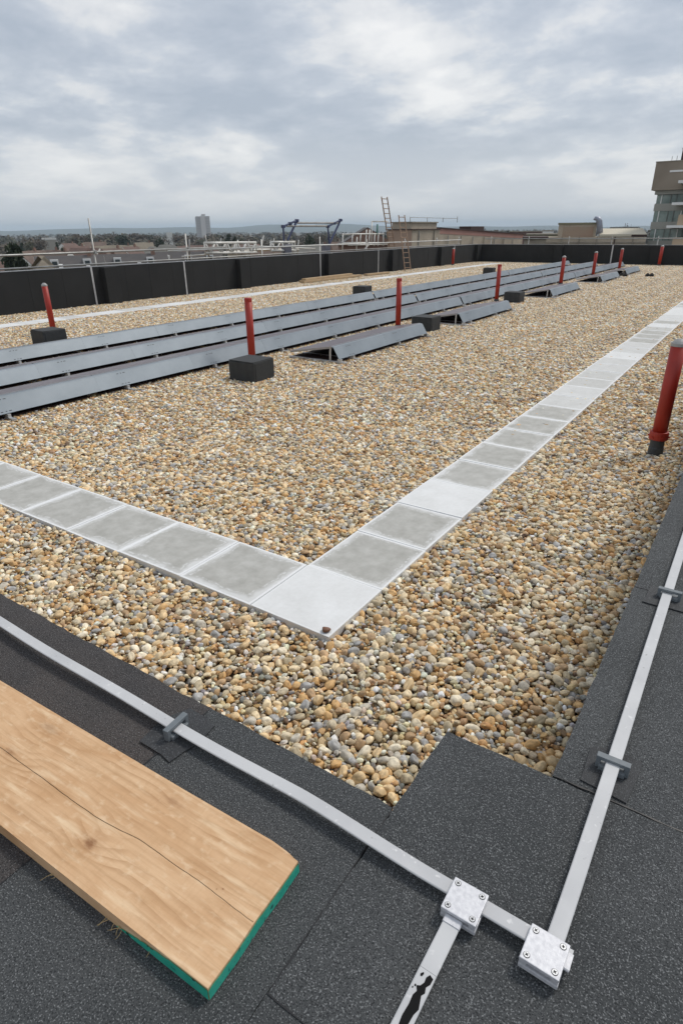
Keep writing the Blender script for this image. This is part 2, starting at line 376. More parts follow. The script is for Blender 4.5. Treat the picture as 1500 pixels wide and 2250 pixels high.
def slab(parent, x, y, rz, white):
    o = bpy.data.objects.new('paving_slab', SM); COL.objects.link(o)
    o.parent = parent; o.matrix_parent_inverse = PM[parent.name].inverted()
    o.location = (x, y, ST+random.uniform(-0.003, 0.003)); o.rotation_euler = (random.gauss(0, 0.003), random.gauss(0, 0.003), rz+random.gauss(0, 0.004)+random.choice((0, math.pi)))
    o.color = (white, white, white, 1); return o
def walkway(label, loc, rect):
    t = thing('paved_walkway', label, 'path', loc, kind='structure')
    wobj('sand_bed', box(*rect, -0.044, -0.026), BED, t); return t
wr = walkway('line of grey concrete slabs running away to the right through the gravel', (-1.84, 2.18, 0), (px0, px1, py0, 41))
wlft = walkway('line of grey slabs running left from the white corner slab', (-8.5, 2.46, 0), (-14.7, px0-0.02, py0, py1))
wfar = walkway('distant pale line of slabs in front of the left parapet', (-15.0, 20, 0), (-15.29, -14.73, 2.2, 40))
s0 = slab(wr, (px0+px1)/2, (py0+py1)/2, 0, 1.0); s0.scale = (SW/0.597, 1, 1)
y, i = py1+0.005+0.30, 1
while y < 41:
    wh = {4: 0.95, 3: 0.0}.get(i, 0.0) if i < 9 else random.choice((0.0, 0.25, 0.35, 0.5, 0.6, 0.85)); 
    if i == 3: wh = 0.95
    if i == 4: wh = 0.05
    slab(wr, (px0+px1)/2, y, math.pi/2, wh); y += SP; i += 1
x = px0-0.005-0.30; i = 1
while x > -14.6:
    slab(wlft, x, (py0+py1)/2, 0, 0.0 if i < 8 else random.choice((0, 0.1, 0.3))); x -= SP; i += 1
y = 2.5
while y < 40: slab(wfar, -15.01, y, math.pi/2, random.choice((0.4, 0.7, 0.9))); y += SP

# ------------------------------------------------------------------ gravel
PAL = np.array([(0.60, 0.385, 0.18), (0.69, 0.52, 0.31), (0.76, 0.63, 0.43), (0.80, 0.73, 0.59), (0.82, 0.80, 0.75), (0.56, 0.335, 0.15), (0.46, 0.315, 0.185), (0.27, 0.265, 0.26), (0.39, 0.395, 0.405), (0.52, 0.49, 0.43), (0.17, 0.11, 0.07), (0.47, 0.40, 0.28), (0.64, 0.56, 0.42)])
PAL *= np.array((1.09, 1.06, 1.0))
PW = np.array([15, 13, 13, 13, 13, 9, 9, 7, 6, 7, 5, 7, 9.0]); PW /= PW.sum()
def pebble_colours(n):
    c = PAL[RNG.choice(len(PAL), n, p=PW)]*RNG.uniform(0.60, 1.20, (n, 1))*(1+RNG.normal(0, 0.03, (n, 3)))
    return np.clip(c, 0.02, 0.86)
def pebble_material(kind):
    m = bpy.data.materials.new('pebble_'+kind.lower()); m.use_nodes = True; n, l = m.node_tree.nodes, m.node_tree.links
    b = n['Principled BSDF']; b.inputs['Roughness'].default_value = 0.62; b.inputs['Specular IOR Level'].default_value = 0.35
    a = n.new('ShaderNodeAttribute'); a.attribute_type = kind; a.attribute_name = 'pcol'
    tco = n.new('ShaderNodeTexCoord'); q = n.new('ShaderNodeTexNoise'); q.inputs['Scale'].default_value = 1.6 if kind == 'INSTANCER' else 60; q.inputs['Detail'].default_value = 5
    l.new(tco.outputs['Object'], q.inputs['Vector'])
    ad = n.new('ShaderNodeVectorMath'); ad.operation = 'MULTIPLY_ADD'
    if kind == 'INSTANCER':
        l.new(a.outputs['Vector'], ad.inputs[0]); ad.inputs[1].default_value = (61, 83, 47); l.new(tco.outputs['Object'], ad.inputs[2]); l.new(ad.outputs[0], q.inputs['Vector'])
    r = n.new('ShaderNodeMapRange'); r.inputs[1].default_value = 0.3; r.inputs[2].default_value = 0.7; r.inputs[3].default_value = 0.66; r.inputs[4].default_value = 1.36; l.new(q.outputs['Fac'], r.inputs[0])
    v = n.new('ShaderNodeVectorMath'); v.operation = 'SCALE'; l.new(a.outputs['Color'], v.inputs[0]); l.new(r.outputs[0], v.inputs['Scale']); l.new(v.outputs[0], b.inputs['Base Color'])
    return m
def ico(sub):
    b = BM(); bmesh.ops.create_icosphere(b, subdivisions=sub, radius=1.0)
    v = np.array([x.co[:] for x in b.verts]); b.verts.index_update(); f = np.array([[q.index for q in p.verts] for p in b.faces]); b.free(); return v, f
def lump(v, seed):
    """turn a unit sphere into a water-worn pebble"""
    r = np.random.default_rng(seed); o = v.copy()
    for k in range(5):
        d = r.normal(size=3); d /= np.linalg.norm(d); s = v@d
        o += np.outer(0.17*r.uniform(-1, 1)*np.maximum(s, 0)**2, d)
    for k in range(4):                     # a worn facet or two
        d = r.normal(size=3); d /= np.linalg.norm(d); h = r.uniform(0.55, 0.85); s = o@d; o -= np.outer(np.maximum(s-h, 0)*0.75, d)
    return o
def dart(x0, x1, y0, y1, ok, tries_per_m2, rmean, periodic=False):
    """random packing of discs, big ones first"""
    area = (x1-x0)*(y1-y0); n = int(area*tries_per_m2)
    P = np.column_stack([RNG.uniform(x0, x1, n), RNG.uniform(y0, y1, n)]); R = np.clip(RNG.lognormal(math.log(rmean), 0.41, n), 0.0052, 0.028)
    if ok is not None: k = ok(P[:, 0], P[:, 1]); P, R = P[k], R[k]
    o = np.argsort(-R+RNG.normal(0, 0.004, len(R))); P, R = P[o], R[o]
    cs = 0.045; grid = {}; keep = []
    Px, Py, Rl = P[:, 0].tolist(), P[:, 1].tolist(), R.tolist(); Lx, Ly = x1-x0, y1-y0
    nx, ny = max(1, int(Lx/cs)), max(1, int(Ly/cs)); csx, csy = Lx/nx, Ly/ny
    for i in range(len(Rl)):
        a, b, r = Px[i], Py[i], Rl[i]; gx, gy = int((a-x0)/csx), int((b-y0)/csy); good = True
        for dx in (-1, 0, 1):
            for dy in (-1, 0, 1):
                ix, iy = gx+dx, gy+dy; ox = oy = 0.0
                if periodic:
                    if ix < 0: ix += nx; ox = -Lx
                    elif ix >= nx: ix -= nx; ox = Lx
                    if iy < 0: iy += ny; oy = -Ly
                    elif iy >= ny: iy -= ny; oy = Ly
                for j in grid.get((ix, iy), ()):
                    ex, ey = a-Px[j]-ox, b-Py[j]-oy; s = 0.76*(r+Rl[j])
                    if ex*ex+ey*ey < s*s: good = False; break
                if not good: break
            if not good: break
        if good: grid.setdefault((gx, gy), []).append(i); keep.append(i)
    return P[keep], R[keep]
def shapes(R):
    n = len(R); e = RNG.uniform(1.0, 1.75, n); f = RNG.uniform(0.55, 0.95, n)
    sc = np.column_stack([R*np.sqrt(e)*1.10, R/np.sqrt(e)*1.10, R*f])
    rt = np.column_stack([RNG.normal(0, 0.34, n), RNG.normal(0, 0.34, n), RNG.uniform(0, 6.283, n)]); return sc, rt
def on_path(x, y, mg=0.0):
    return ((x > px0-mg) & (x < px1+mg) & (y > py0-mg)) | ((x > -15.3-mg) & (x < px1+mg) & (y > py0-mg) & (y < py1+mg)) | ((x > -15.3-mg) & (x < -14.73+mg) & (y > 2.2-mg) & (y < 40))
CELL = 0.80
cells_near, cells_far = [], []
nx, ny = int(math.ceil((XR-XL)/CELL)), int(math.ceil((YF-YN)/CELL))
for i in range(nx):
    for j in range(ny):
        x = XL+(i+0.5)*(XR-XL)/nx; y = YN+(j+0.5)*(YF-YN)/ny
        az = math.degrees(math.atan2(x, y)); dd = math.hypot(x, y)
        (cells_near if dd < 6.6 and az > -74 else cells_far).append((i, j, x, y))
near_set = np.zeros((nx, ny), bool)
for i, j, x, y in cells_near: near_set[i, j] = True
cxs, cys = (XR-XL)/nx, (YF-YN)/ny
def ok_near(x, y):
    i = np.clip(((x-XL)/cxs).astype(int), 0, nx-1); j = np.clip(((y-YN)/cys).astype(int), 0, ny-1)
    pier = (x > XR-PJ) & (y < 0.91)
    return near_set[i, j] & ~on_path(x, y, 0.007) & ~pier & (x < XR-0.006) & (y > YN+0.006)
P1, R1 = dart(-7.5, XR, YN, 7.5, ok_near, 9500, 0.0104)
P2, R2 = dart(-7.5, XR, YN, 7.5, ok_near, 4200, 0.0108)
NP = len(P1)+len(P2)
sc1, rt1 = shapes(R1); sc2, rt2 = shapes(R2)
wob = lambda P: 0.006*np.sin(P[:, 0]*5.1+P[:, 1]*3.3)+0.005*np.sin(P[:, 0]*2.3-P[:, 1]*6.7)
pos = np.vstack([np.column_stack([P1, -0.006+wob(P1)+RNG.normal(0, 0.0055, len(P1))]), np.column_stack([P2, -0.026+wob(P2)+RNG.normal(0, 0.004, len(P2))])])
scl, rot_ = np.vstack([sc1, sc2]), np.vstack([rt1, rt2])
def pts_mesh(name, pos, attrs):
    me = bpy.data.meshes.new(name); me.vertices.add(len(pos)); me.vertices.foreach_set('co', np.ascontiguousarray(pos, np.float32).ravel())
    for k, (ty, v) in attrs.items():
        at = me.attributes.new(k, ty, 'POINT'); v = np.ascontiguousarray(v, np.int32 if ty == 'INT' else np.float32)
        at.data.foreach_set('value' if ty == 'INT' else ('color' if ty == 'FLOAT_COLOR' else 'vector'), v.ravel())
    me.update(); return me
def proto(name, v, f, m, col=None):
    me = bpy.data.meshes.new(name); me.from_pydata(v.tolist(), [], f.tolist()); me.materials.append(m)
    me.polygons.foreach_set('use_smooth', np.ones(len(f), bool))
    if col is not None:
        at = me.attributes.new('pcol', 'FLOAT_COLOR', 'POINT'); at.data.foreach_set('color', np.ascontiguousarray(np.column_stack([col, np.ones(len(col))]), np.float32).ravel())
    return bpy.data.objects.new(name, me)
v3, f3 = ico(3); v2, f2 = ico(2); PI_, PG_ = pebble_material('INSTANCER'), pebble_material('GEOMETRY')
near_protos = [proto('pebble_shape', lump(v3, 100+k), f3, PI_) for k in range(14)]
far_protos = []
lumps = [lump(v2, 300+k) for k in range(12)]
for k in range(5):
    Pa, Ra = dart(-cxs/2, cxs/2, -cys/2, cys/2, None, 7500, 0.0116, True); Pb, Rb = dart(-cxs/2, cxs/2, -cys/2, cys/2, None, 2600, 0.0120, True)
    sca, rta = shapes(Ra); scb, rtb = shapes(Rb)
    PP = np.vstack([np.column_stack([Pa, RNG.normal(-0.006, 0.004, len(Pa))]), np.column_stack([Pb, RNG.normal(-0.026, 0.004, len(Pb))])]); SC, RT = np.vstack([sca, scb]), np.vstack([rta, rtb])
    cc = pebble_colours(len(PP)); vs = []; cs_ = []
    for q in range(len(PP)):
        Mx = np.array(Euler(RT[q]).to_matrix()); w = (lumps[q % 12]*SC[q])@Mx.T+PP[q]; vs.append(w); cs_.append(np.repeat(cc[q:q+1], len(v2), 0))
    nV = len(v2); F = (f2[None]+(np.arange(len(PP))*nV)[:, None, None]).reshape(-1, 3)
    far_protos.append(proto('gravel_patch', np.vstack(vs), F, PG_, np.vstack(cs_)))
def instancer(name, me, protos):
    o = bpy.data.objects.new(name, me); COL.objects.link(o)
    ng = bpy.data.node_groups.new(name, 'GeometryNodeTree'); ng.interface.new_socket('Geometry', in_out='INPUT', socket_type='NodeSocketGeometry'); ng.interface.new_socket('Geometry', in_out='OUTPUT', socket_type='NodeSocketGeometry')
    n, l = ng.nodes, ng.links; gi, go = n.new('NodeGroupInput'), n.new('NodeGroupOutput'); jn = n.new('GeometryNodeJoinGeometry')
    for p in reversed(protos):
        oi = n.new('GeometryNodeObjectInfo'); oi.inputs['Object'].default_value = p; oi.inputs['As Instance'].default_value = False
        gt = n.new('GeometryNodeGeometryToInstance'); l.new(oi.outputs['Geometry'], gt.inputs[0]); l.new(gt.outputs[0], jn.inputs[0])
    ip = n.new('GeometryNodeInstanceOnPoints'); ip.inputs['Pick Instance'].default_value = True
    l.new(gi.outputs[0], ip.inputs['Points']); l.new(jn.outputs[0], ip.inputs['Instance'])
    def na(nm, ty):
        a = n.new('GeometryNodeInputNamedAttribute'); a.data_type = ty; a.inputs['Name'].default_value = nm; return a.outputs[0]
    l.new(na('variant', 'INT'), ip.inputs['Instance Index']); l.new(na('scl', 'FLOAT_VECTOR'), ip.inputs['Scale'])
    er = n.new('FunctionNodeEulerToRotation'); l.new(na('rot', 'FLOAT_VECTOR'), er.inputs[0]); l.new(er.outputs[0], ip.inputs['Rotation'])
    l.new(ip.outputs[0], go.inputs[0]); md = o.modifiers.new('scatter', 'NODES'); md.node_group = ng; return o
pc = pebble_colours(NP); big = np.concatenate([R1, R2]) > 0.0195
pc[big] = PAL[RNG.choice([0, 1, 1, 2, 3, 6, 8, 9, 11, 12], big.sum())]*RNG.uniform(0.9, 1.1, (big.sum(), 1))
gn = instancer('gravel', pts_mesh('gravel_points', pos, {'scl': ('FLOAT_VECTOR', scl), 'rot': ('FLOAT_VECTOR', rot_), 'variant': ('INT', RNG.integers(0, 14, NP)), 'pcol': ('FLOAT_COLOR', np.column_stack([pc, np.ones(NP)]))}), near_protos)
tag(gn, 'loose rounded tan and grey pebbles nearest the camera around the corner slab', 'gravel', kind='stuff')
fp = np.array([(x, y, RNG.uniform(-0.002, 0.001)) for i, j, x, y in cells_far]); nf = len(fp)
turn = RNG.integers(0, 2, nf)*math.pi; flip = RNG.choice([-1.0, 1.0], (nf, 1))
gf = instancer('gravel', pts_mesh('gravel_cells', fp, {'scl': ('FLOAT_VECTOR', np.column_stack([np.ones(nf), np.ones(nf), np.ones(nf)])), 'rot': ('FLOAT_VECTOR', np.column_stack([np.zeros(nf), np.zeros(nf), turn])), 'variant': ('INT', RNG.integers(0, 5, nf))}), far_protos)
tag(gf, 'wide field of tan pebbles stretching to the far parapets', 'gravel', kind='stuff')

# the lone red-brown pebble on the corner of the white slab
v, f = ico(3); q = lump(v, 77)*np.array((0.030, 0.025, 0.015)); pm = bpy.data.meshes.new('pebble'); pm.from_pydata(q.tolist(), [], f.tolist())
tag(obj('pebble', pm, mat('brown_pebble', (0.17, 0.075, 0.04), 0.6, var=(0.2, 0.10, 0.06), vscale=60), smooth=True, loc=(px1-0.045, py0+0.035, ST+0.012)), 'single dark red-brown pebble lying on the corner of the white slab', 'pebble')

# ------------------------------------------------------------------ lightning tape, clips and clamps (foreground)
def ribbon(pts, w, th, side):
    """flat bar along pts; side = horizontal width direction"""
    bm = BM(); sd_ = Vector(side); rings = []
    for p in pts:
        p = Vector(p); rings.append([bm.verts.new(p+sd_*sx*w/2+Vector((0, 0, sz*th/2))) for sx, sz in ((-0.88, -1), (0.88, -1), (1, -0.5), (1, 0.5), (0.88, 1), (-0.88, 1), (-1, 0.5), (-1, -0.5))])
    for a, c in zip(rings, rings[1:]):
        for k in range(8): bm.faces.new((a[k], a[(k+1) % 8], c[(k+1) % 8], c[k]))
    bm.faces.new(rings[0][::-1]); bm.faces.new(rings[-1]); return bm
TZ = FT+0.016; TW = 0.0245
def wavy(x): # gentle lift and sway of the bar between its clips
    return 0.006*math.sin((x+0.82)*3.1)**2, 0.0035*math.sin((x+0.82)*4.3)+0.002*math.sin(x*11)
pts = []
for k in range(121):
    x = -7.0+k*(7.0-0.03)/120; u = (k/120.0)
for k in range(161):
    x = -7.0+6.982*(1-(1-k/160)**2.2); dz, dy = wavy(x); fade = min(1, max(0, (-0.25-x)*4)); pts.append((x, 0.5935+dy*fade, TZ+dz*fade))
t = thing('lightning_tape', 'grey flat tape along the near parapet ending under two square clamps', 'conductor tape', (-3, 0.594, FT), group='lightning conductor tapes')
wobj('bar', ribbon(pts, TW, 0.0042, (0, 1, 0)), TAPE, t)
wobj('bare_end', ribbon([(-0.0305, 0.5875, TZ), (-0.0165, 0.5865, TZ)], 0.0262, 0.005, (0, 1, 0)), ALU, t)
pts = [(-0.046+0.003*math.sin(k*0.21), 0.575+k*k*0.0042, TZ+0.004*math.sin(k*0.17)**2) for k in range(100)]
t = thing('lightning_tape', 'grey flat tape running away along the right-hand parapet', 'conductor tape', (-0.046, 6, FT), group='lightning conductor tapes')
wobj('bar', ribbon(pts, TW, 0.0042, (1, 0, 0)), TAPE, t)
TSPL = mat('tape_splashed', (0.50, 0.52, 0.51), 0.45, speck=[((0.012, 0.012, 0.012), 38, 0.60)])
t = thing('lightning_tape', 'short branch of tape splashed with black bitumen at the bottom edge', 'conductor tape', (-0.178, 0.3, FT), group='lightning conductor tapes')
wobj('bar', ribbon([(-0.178, 0.565-0.01, TZ-0.001), (-0.178, 0.53, TZ-0.002), (-0.1785, 0.50, TZ-0.003), (-0.179, 0.470, TZ-0.004)], 0.0255, 0.0042, (1, 0, 0)), TAPE, t)
wobj('bar', ribbon([(-0.179, 0.4695, TZ-0.004), (-0.180, 0.40, TZ-0.006), (-0.182, 0.25, FT+0.006), (-0.184, YO+0.02, FT+0.003)], 0.0255, 0.0042, (1, 0, 0)), TAPE, t)
wobj('bare_end', ribbon([(-0.178, 0.553, TZ+0.0002), (-0.178, 0.5415, TZ-0.0006)], 0.027, 0.0052, (1, 0, 0)), ALU, t)
# black splash of bitumen on the branch tape
def blot(cx, cy, pr):
    k = len(pr); return [(cx+r*math.cos(i*2*math.pi/k)*0.5, cy+r*math.sin(i*2*math.pi/k)) for i, r in enumerate(pr)]
def zt(y): # top of the branch tape
    return TZ-0.004-0.002*(0.4695-y)/0.07+0.0021 if y > 0.40 else TZ-0.006+0.0021-(0.40-y)*(TZ-0.006-FT-0.006)/0.15
bm = BM()
outline = [(-0.1745, 0.4665), (-0.1685, 0.4640), (-0.1690, 0.4560), (-0.1725, 0.4500), (-0.1705, 0.4430), (-0.1735, 0.4380), (-0.1715, 0.4310), (-0.1690, 0.4220), (-0.1720, 0.4130), (-0.1730, 0.4000), (-0.1760, 0.3850), (-0.1830, 0.3880), (-0.1845, 0.4050), (-0.1830, 0.4210), (-0.1835, 0.4330), (-0.1810, 0.4400), (-0.1845, 0.4455), (-0.1800, 0.4480), (-0.1770, 0.4540), (-0.1775, 0.4610)]
a = [bm.verts.new((x, y, zt(y)+0.0001)) for x, y in outline]; c = [bm.verts.new((x, y, zt(y)+0.0006)) for x, y in outline]
bm.faces.new(c); bm.faces.new(a[::-1])
for i in range(len(a)): bm.faces.new((a[i], a[(i+1) % len(a)], c[(i+1) % len(a)], c[i]))
for (x, y, r) in ((-0.1845, 0.4610, 0.0018), (-0.1835, 0.4630, 0.0014), (-0.1880, 0.4410, 0.0009), (-0.1860, 0.4450, 0.0012)):
    b = prism([(x+r*math.cos(q), y+r*math.sin(q)*1.3) for q in np.arange(0, 6.2, 0.8)], zt(y)+0.0001, zt(y)+0.0006); merge(bm, b)
wobj('bitumen_splash', bm, mat('bitumen', (0.008, 0.008, 0.008), 0.8, spec=0.15), t)

def clamp(label, x, y):
    t = thing('tape_clamp', label, 'clamp', (x, y, FT), rz=rad(random.uniform(-1, 1)), group='square tape clamps')
    s = 0.0275
    obj('base_plate', box(-s, s, -s, s, 0.0045, 0.0128, 0.0012), ALU, t)
    tp = obj('top_plate', box(-s, s, -s, s, 0.0200, 0.0265, 0.0012), ALU, t)
    for a in (-1, 1):
        for b in (-1, 1):
            obj('spacer', box(a*0.022-0.005, a*0.022+0.005, b*0.022-0.005, b*0.022+0.005, 0.0127, 0.0201), ALU, t)
            sx, sy = a*0.0195, b*0.0195
            bmm = BM(); prism([(sx+0.0047*math.cos(q), sy+0.0047*math.sin(q)) for q in np.arange(0, 6.28, 0.35)], 0.0266, 0.02675, bmm); obj('screw_recess', bmm, DARK, t)
            k = obj('screw', prism([(sx+0.0039*math.cos(q), sy+0.0039*math.sin(q)) for q in np.arange(0, 6.28, 0.35)], 0.0267, 0.0274), ALUM, t)
            ang = random.uniform(0, 1.5); bc = BM()
            for w in (0, math.pi/2): merge(bc, xform(box(-0.0024, 0.0024, -0.00065, 0.00065, 0.0274, 0.0276), Matrix.Translation((sx, sy, 0)) @ Matrix.Rotation(ang+w, 4, 'Z')))
            obj('cross_slot', bc, DARK, k)
    return t
clamp('square aluminium clamp with four screws where three tapes meet, left of the other clamp', -0.173, 0.5805)
clamp('square aluminium clamp with four screws at the corner of the tapes', -0.0515, 0.577)
def clip(label, x, y, rz):
    t = thing('tape_clip', label, 'clip', (x, y, FT), rz=rz, group='grey plastic tape clips')
    obj('bar', box(-0.0068, 0.0068, -0.030, 0.030, 0.0205, 0.0285, 0.0012), CLIP, t)
    obj('base', box(-0.0125, 0.0125, -0.0235, 0.0235, 0.0, 0.011, 0.002), CLIP, t)
    for s in (-1, 1): obj('leg', box(-0.0066, 0.0066, s*0.0255-0.0042, s*0.0255+0.0042, 0.0008, 0.0210, 0.0008), CLIP, t)
clip('grey clip holding the near tape above the timber board', -0.818, 0.5935, rad(4))
clip('grey clip on the right-hand tape, nearest the square clamps', -0.044, 0.985, rad(90+1))
clip('grey clip on the right-hand tape at the edge of the picture', -0.042, 1.70, rad(90))

# ------------------------------------------------------------------ timber board
def wood_material():
    m = bpy.data.materials.new('sawn_timber'); m.use_nodes = True; n, l = m.node_tree.nodes, m.node_tree.links
    b = n['Principled BSDF']; b.inputs['Roughness'].default_value = 0.75; b.inputs['Specular IOR Level'].default_value = 0.25
    tco = n.new('ShaderNodeTexCoord')
    def mp(sc, loc=(0, 0, 0)):
        q = n.new('ShaderNodeMapping'); q.inputs['Scale'].default_value = sc; q.inputs['Location'].default_value = loc; l.new(tco.outputs['Object'], q.inputs[0]); return q.outputs[0]
    def noi(vec, sc, det, rough=0.55, dist=0):
        q = n.new('ShaderNodeTexNoise'); q.inputs['Scale'].default_value = sc; q.inputs['Detail'].default_value = det; q.inputs['Roughness'].default_value = rough; q.inputs['Distortion'].default_value = dist; l.new(vec, q.inputs['Vector']); return q.outputs['Fac']
    def rng(v, a, c, lo=0, hi=1):
        q = n.new('ShaderNodeMapRange'); q.inputs[1].default_value = a; q.inputs[2].default_value = c; q.inputs[3].default_value = lo; q.inputs[4].default_value = hi; l.new(v, q.inputs[0]); return q.outputs[0]
    def M_(op, a, c):
        q = n.new('ShaderNodeMath'); q.operation = op
        for i, v in enumerate((a, c)):
            if isinstance(v, (int, float)): q.inputs[i].default_value = v
            else: l.new(v, q.inputs[i])
        return q.outputs[0]
    def mixc(f, a, c):
        q = n.new('ShaderNodeMix'); q.data_type = 'RGBA'; l.new(f, q.inputs[0])
        for i, v in ((6, a), (7, c)):
            if isinstance(v, tuple): q.inputs[i].default_value = (*v, 1)
            else: l.new(v, q.inputs[i])
        return q.outputs[2]
    broad = noi(mp((3, 9, 5)), 2.0, 6, 0.6, 0.8)
    base = mixc(rng(broad, 0.30, 0.70), (0.70, 0.475, 0.285), (0.56, 0.335, 0.175))
    # growth rings bent round the knots, cut by the saw
    KN = ((-0.315, -0.050, 0.022, 0.016, 0.70), (-0.255, 0.080, 0.035, 0.012, 0.30), (-0.615, -0.004, 0.025, 0.012, 0.40), (-0.60, 0.075, 0.05, 0.018, 0.31), (-1.25, -0.04, 0.03, 0.02, 0.6), (-0.074, 0.006, 0.003, 0.0025, 0.7), (-0.082, 0.001, 0.002, 0.002, 0.6))
    sxyz = n.new('ShaderNodeSeparateXYZ'); l.new(tco.outputs['Object'], sxyz.inputs[0]); push = None; kd = []
    for (kx, ky, rx, ry, s_) in KN:
        q = n.new('ShaderNodeVectorMath'); q.operation = 'DISTANCE'; l.new(mp((1/rx, 1/ry, 0)), q.inputs[0]); q.inputs[1].default_value = (kx/rx, ky/ry, 0); kd.append((q.outputs['Value'], s_))
        if s_ > 0.3 and rx > 0.01:
            g_ = M_('MULTIPLY', rng(q.outputs['Value'], 3.6, 0.0), 0.030); push = g_ if push is None else M_('ADD', push, g_)
    gy = M_('ADD', M_('ADD', sxyz.outputs[1], push), M_('MULTIPLY', noi(mp((4, 7, 1)), 1.0, 3), 0.05))
    ring = M_('FRACT', M_('MULTIPLY', gy, 62.0), 0.0)
    amt = M_('MULTIPLY', rng(noi(mp((3.5, 14, 1), (2, 7, 0)), 1.4, 3), 0.40, 0.60), 0.55)
    c = mixc(M_('MULTIPLY', rng(ring, 0.45, 1.0), amt), base, (0.36, 0.185, 0.08))
    fine = noi(mp((3.5, 120, 40)), 1.0, 5, 0.65)
    c = mixc(M_('MULTIPLY', rng(fine, 0.48, 0.68), 0.42), c, (0.40, 0.23, 0.11))
    saw = noi(mp((170, 12, 1)), 1.0, 3)          # cross-cut saw marks
    c = mixc(M_('MULTIPLY', rng(saw, 0.52, 0.70), 0.14), c, (0.42, 0.245, 0.12))
    pale = noi(mp((5, 34, 20), (4, 2, 0)), 1.6, 3)
    c = mixc(M_('MULTIPLY', rng(pale, 0.56, 0.72), 0.60), c, (0.80, 0.61, 0.40))
    dent = noi(mp((34, 50, 30)), 1.5, 4)
    c = mixc(M_('MULTIPLY', rng(dent, 0.56, 0.72), 0.38), c, (0.80, 0.62, 0.42))
    dirt = noi(mp((16, 20, 1), (1, 5, 0)), 1.0, 6, 0.7)
    c = mixc(M_('MULTIPLY', rng(dirt, 0.54, 0.75), 0.40), c, (0.40, 0.225, 0.10))
    wobk = M_('MULTIPLY', noi(mp((60, 120, 1)), 1.0, 4), 1.1)
    for dv, s_ in kd:
        c = mixc(M_('MULTIPLY', rng(M_('ADD', dv, wobk), 2.2, 0.6), s_*0.55), c, (0.34, 0.165, 0.07)); c = mixc(M_('MULTIPLY', rng(M_('ADD', dv, wobk), 1.25, 0.75), s_), c, (0.20, 0.08, 0.03))
    l.new(c, b.inputs['Base Color'])
    bp = n.new('ShaderNodeBump'); bp.inputs['Strength'].default_value = 0.35; bp.inputs['Distance'].default_value = 0.002; l.new(fine, bp.inputs['Height']); l.new(bp.outputs[0], b.inputs['Normal']); return m
WOOD = wood_material()
GREEN = mat('green_end_paint', (0.055, 0.66, 0.50), 0.5, var=(0.10, 0.74, 0.58), vscale=40, speck=[((0.02, 0.10, 0.09), 90, 0.63), ((0.30, 0.22, 0.12), 60, 0.72)], bump=(150, 0.4, 0.001))
BW2 = 0.1075; BT = 0.028
bt = thing('timber_board', 'wide sawn scaffold board with green painted end lying on the near parapet', 'timber board', (-0.417, 0.389, FT-0.002), rz=rad(2.2))
# outline in the board's own frame: end at x = 0, board runs to -x; chipped far corner, slightly uneven end
out = [(0.0, -BW2), (0.001, -0.05), (-0.001, 0.0), (0.0, 0.06), (-0.001, 0.1035), (-0.020, 0.1050), (-0.030, 0.1085), (-0.058, 0.1105), (-0.25, BW2+0.001), (-0.9, BW2), (-2.6, BW2), (-2.6, -BW2), (-0.9, -BW2-0.001), (-0.25, -BW2)]
bm = prism(out, 0.0, BT)
bmesh.ops.bevel(bm, geom=[e for e in bm.edges if abs(e.verts[0].co.z-e.verts[1].co.z) < 1e-5], offset=0.0016, segments=2, affect='EDGES', profile=0.6)
wb = obj('plank', bm, WOOD, bt)
# green paint: a skin on the sawn end and tapering off along the near edge
bm = BM(); e = [(0.0, -BW2), (0.001, -0.05), (-0.001, 0.0), (0.0, 0.06), (-0.001, 0.1030)]
zlo, zhi = 0.0025, BT-0.0025
def strip(bm, line, nrm, zs, off=0.0012):
    a = [bm.verts.new((x+nrm[0]*off, y+nrm[1]*off, z[0])) for (x, y), z in zip(line, zs)]; c = [bm.verts.new((x+nrm[0]*off, y+nrm[1]*off, z[1])) for (x, y), z in zip(line, zs)]
    for i in range(len(line)-1): bm.faces.new((a[i], a[i+1], c[i+1], c[i]))
dense = []
for (x0, y0), (x1, y1) in zip(e, e[1:]):
    for k in range(12): dense.append((x0+(x1-x0)*k/12, y0+(y1-y0)*k/12))
dense.append(e[-1])
strip(bm, dense, (1, 0), [(zlo+abs(random.gauss(0, 0.0005)), zhi-abs(random.gauss(0, 0.0009))) for _ in dense])
ln = [(-k*0.006, -BW2) for k in range(32)]
strip(bm, ln, (0, -1), [(zlo+0.0004*random.random(), zlo+(zhi-zlo)*max(0.06, min(1, 1.25-(k/31)**1.6*1.2+random.gauss(0, 0.03)))) for k in range(32)])
bmesh.ops.solidify(bm, geom=bm.faces[:], thickness=0.0008)
obj('green_end_paint', bm, GREEN, bt)
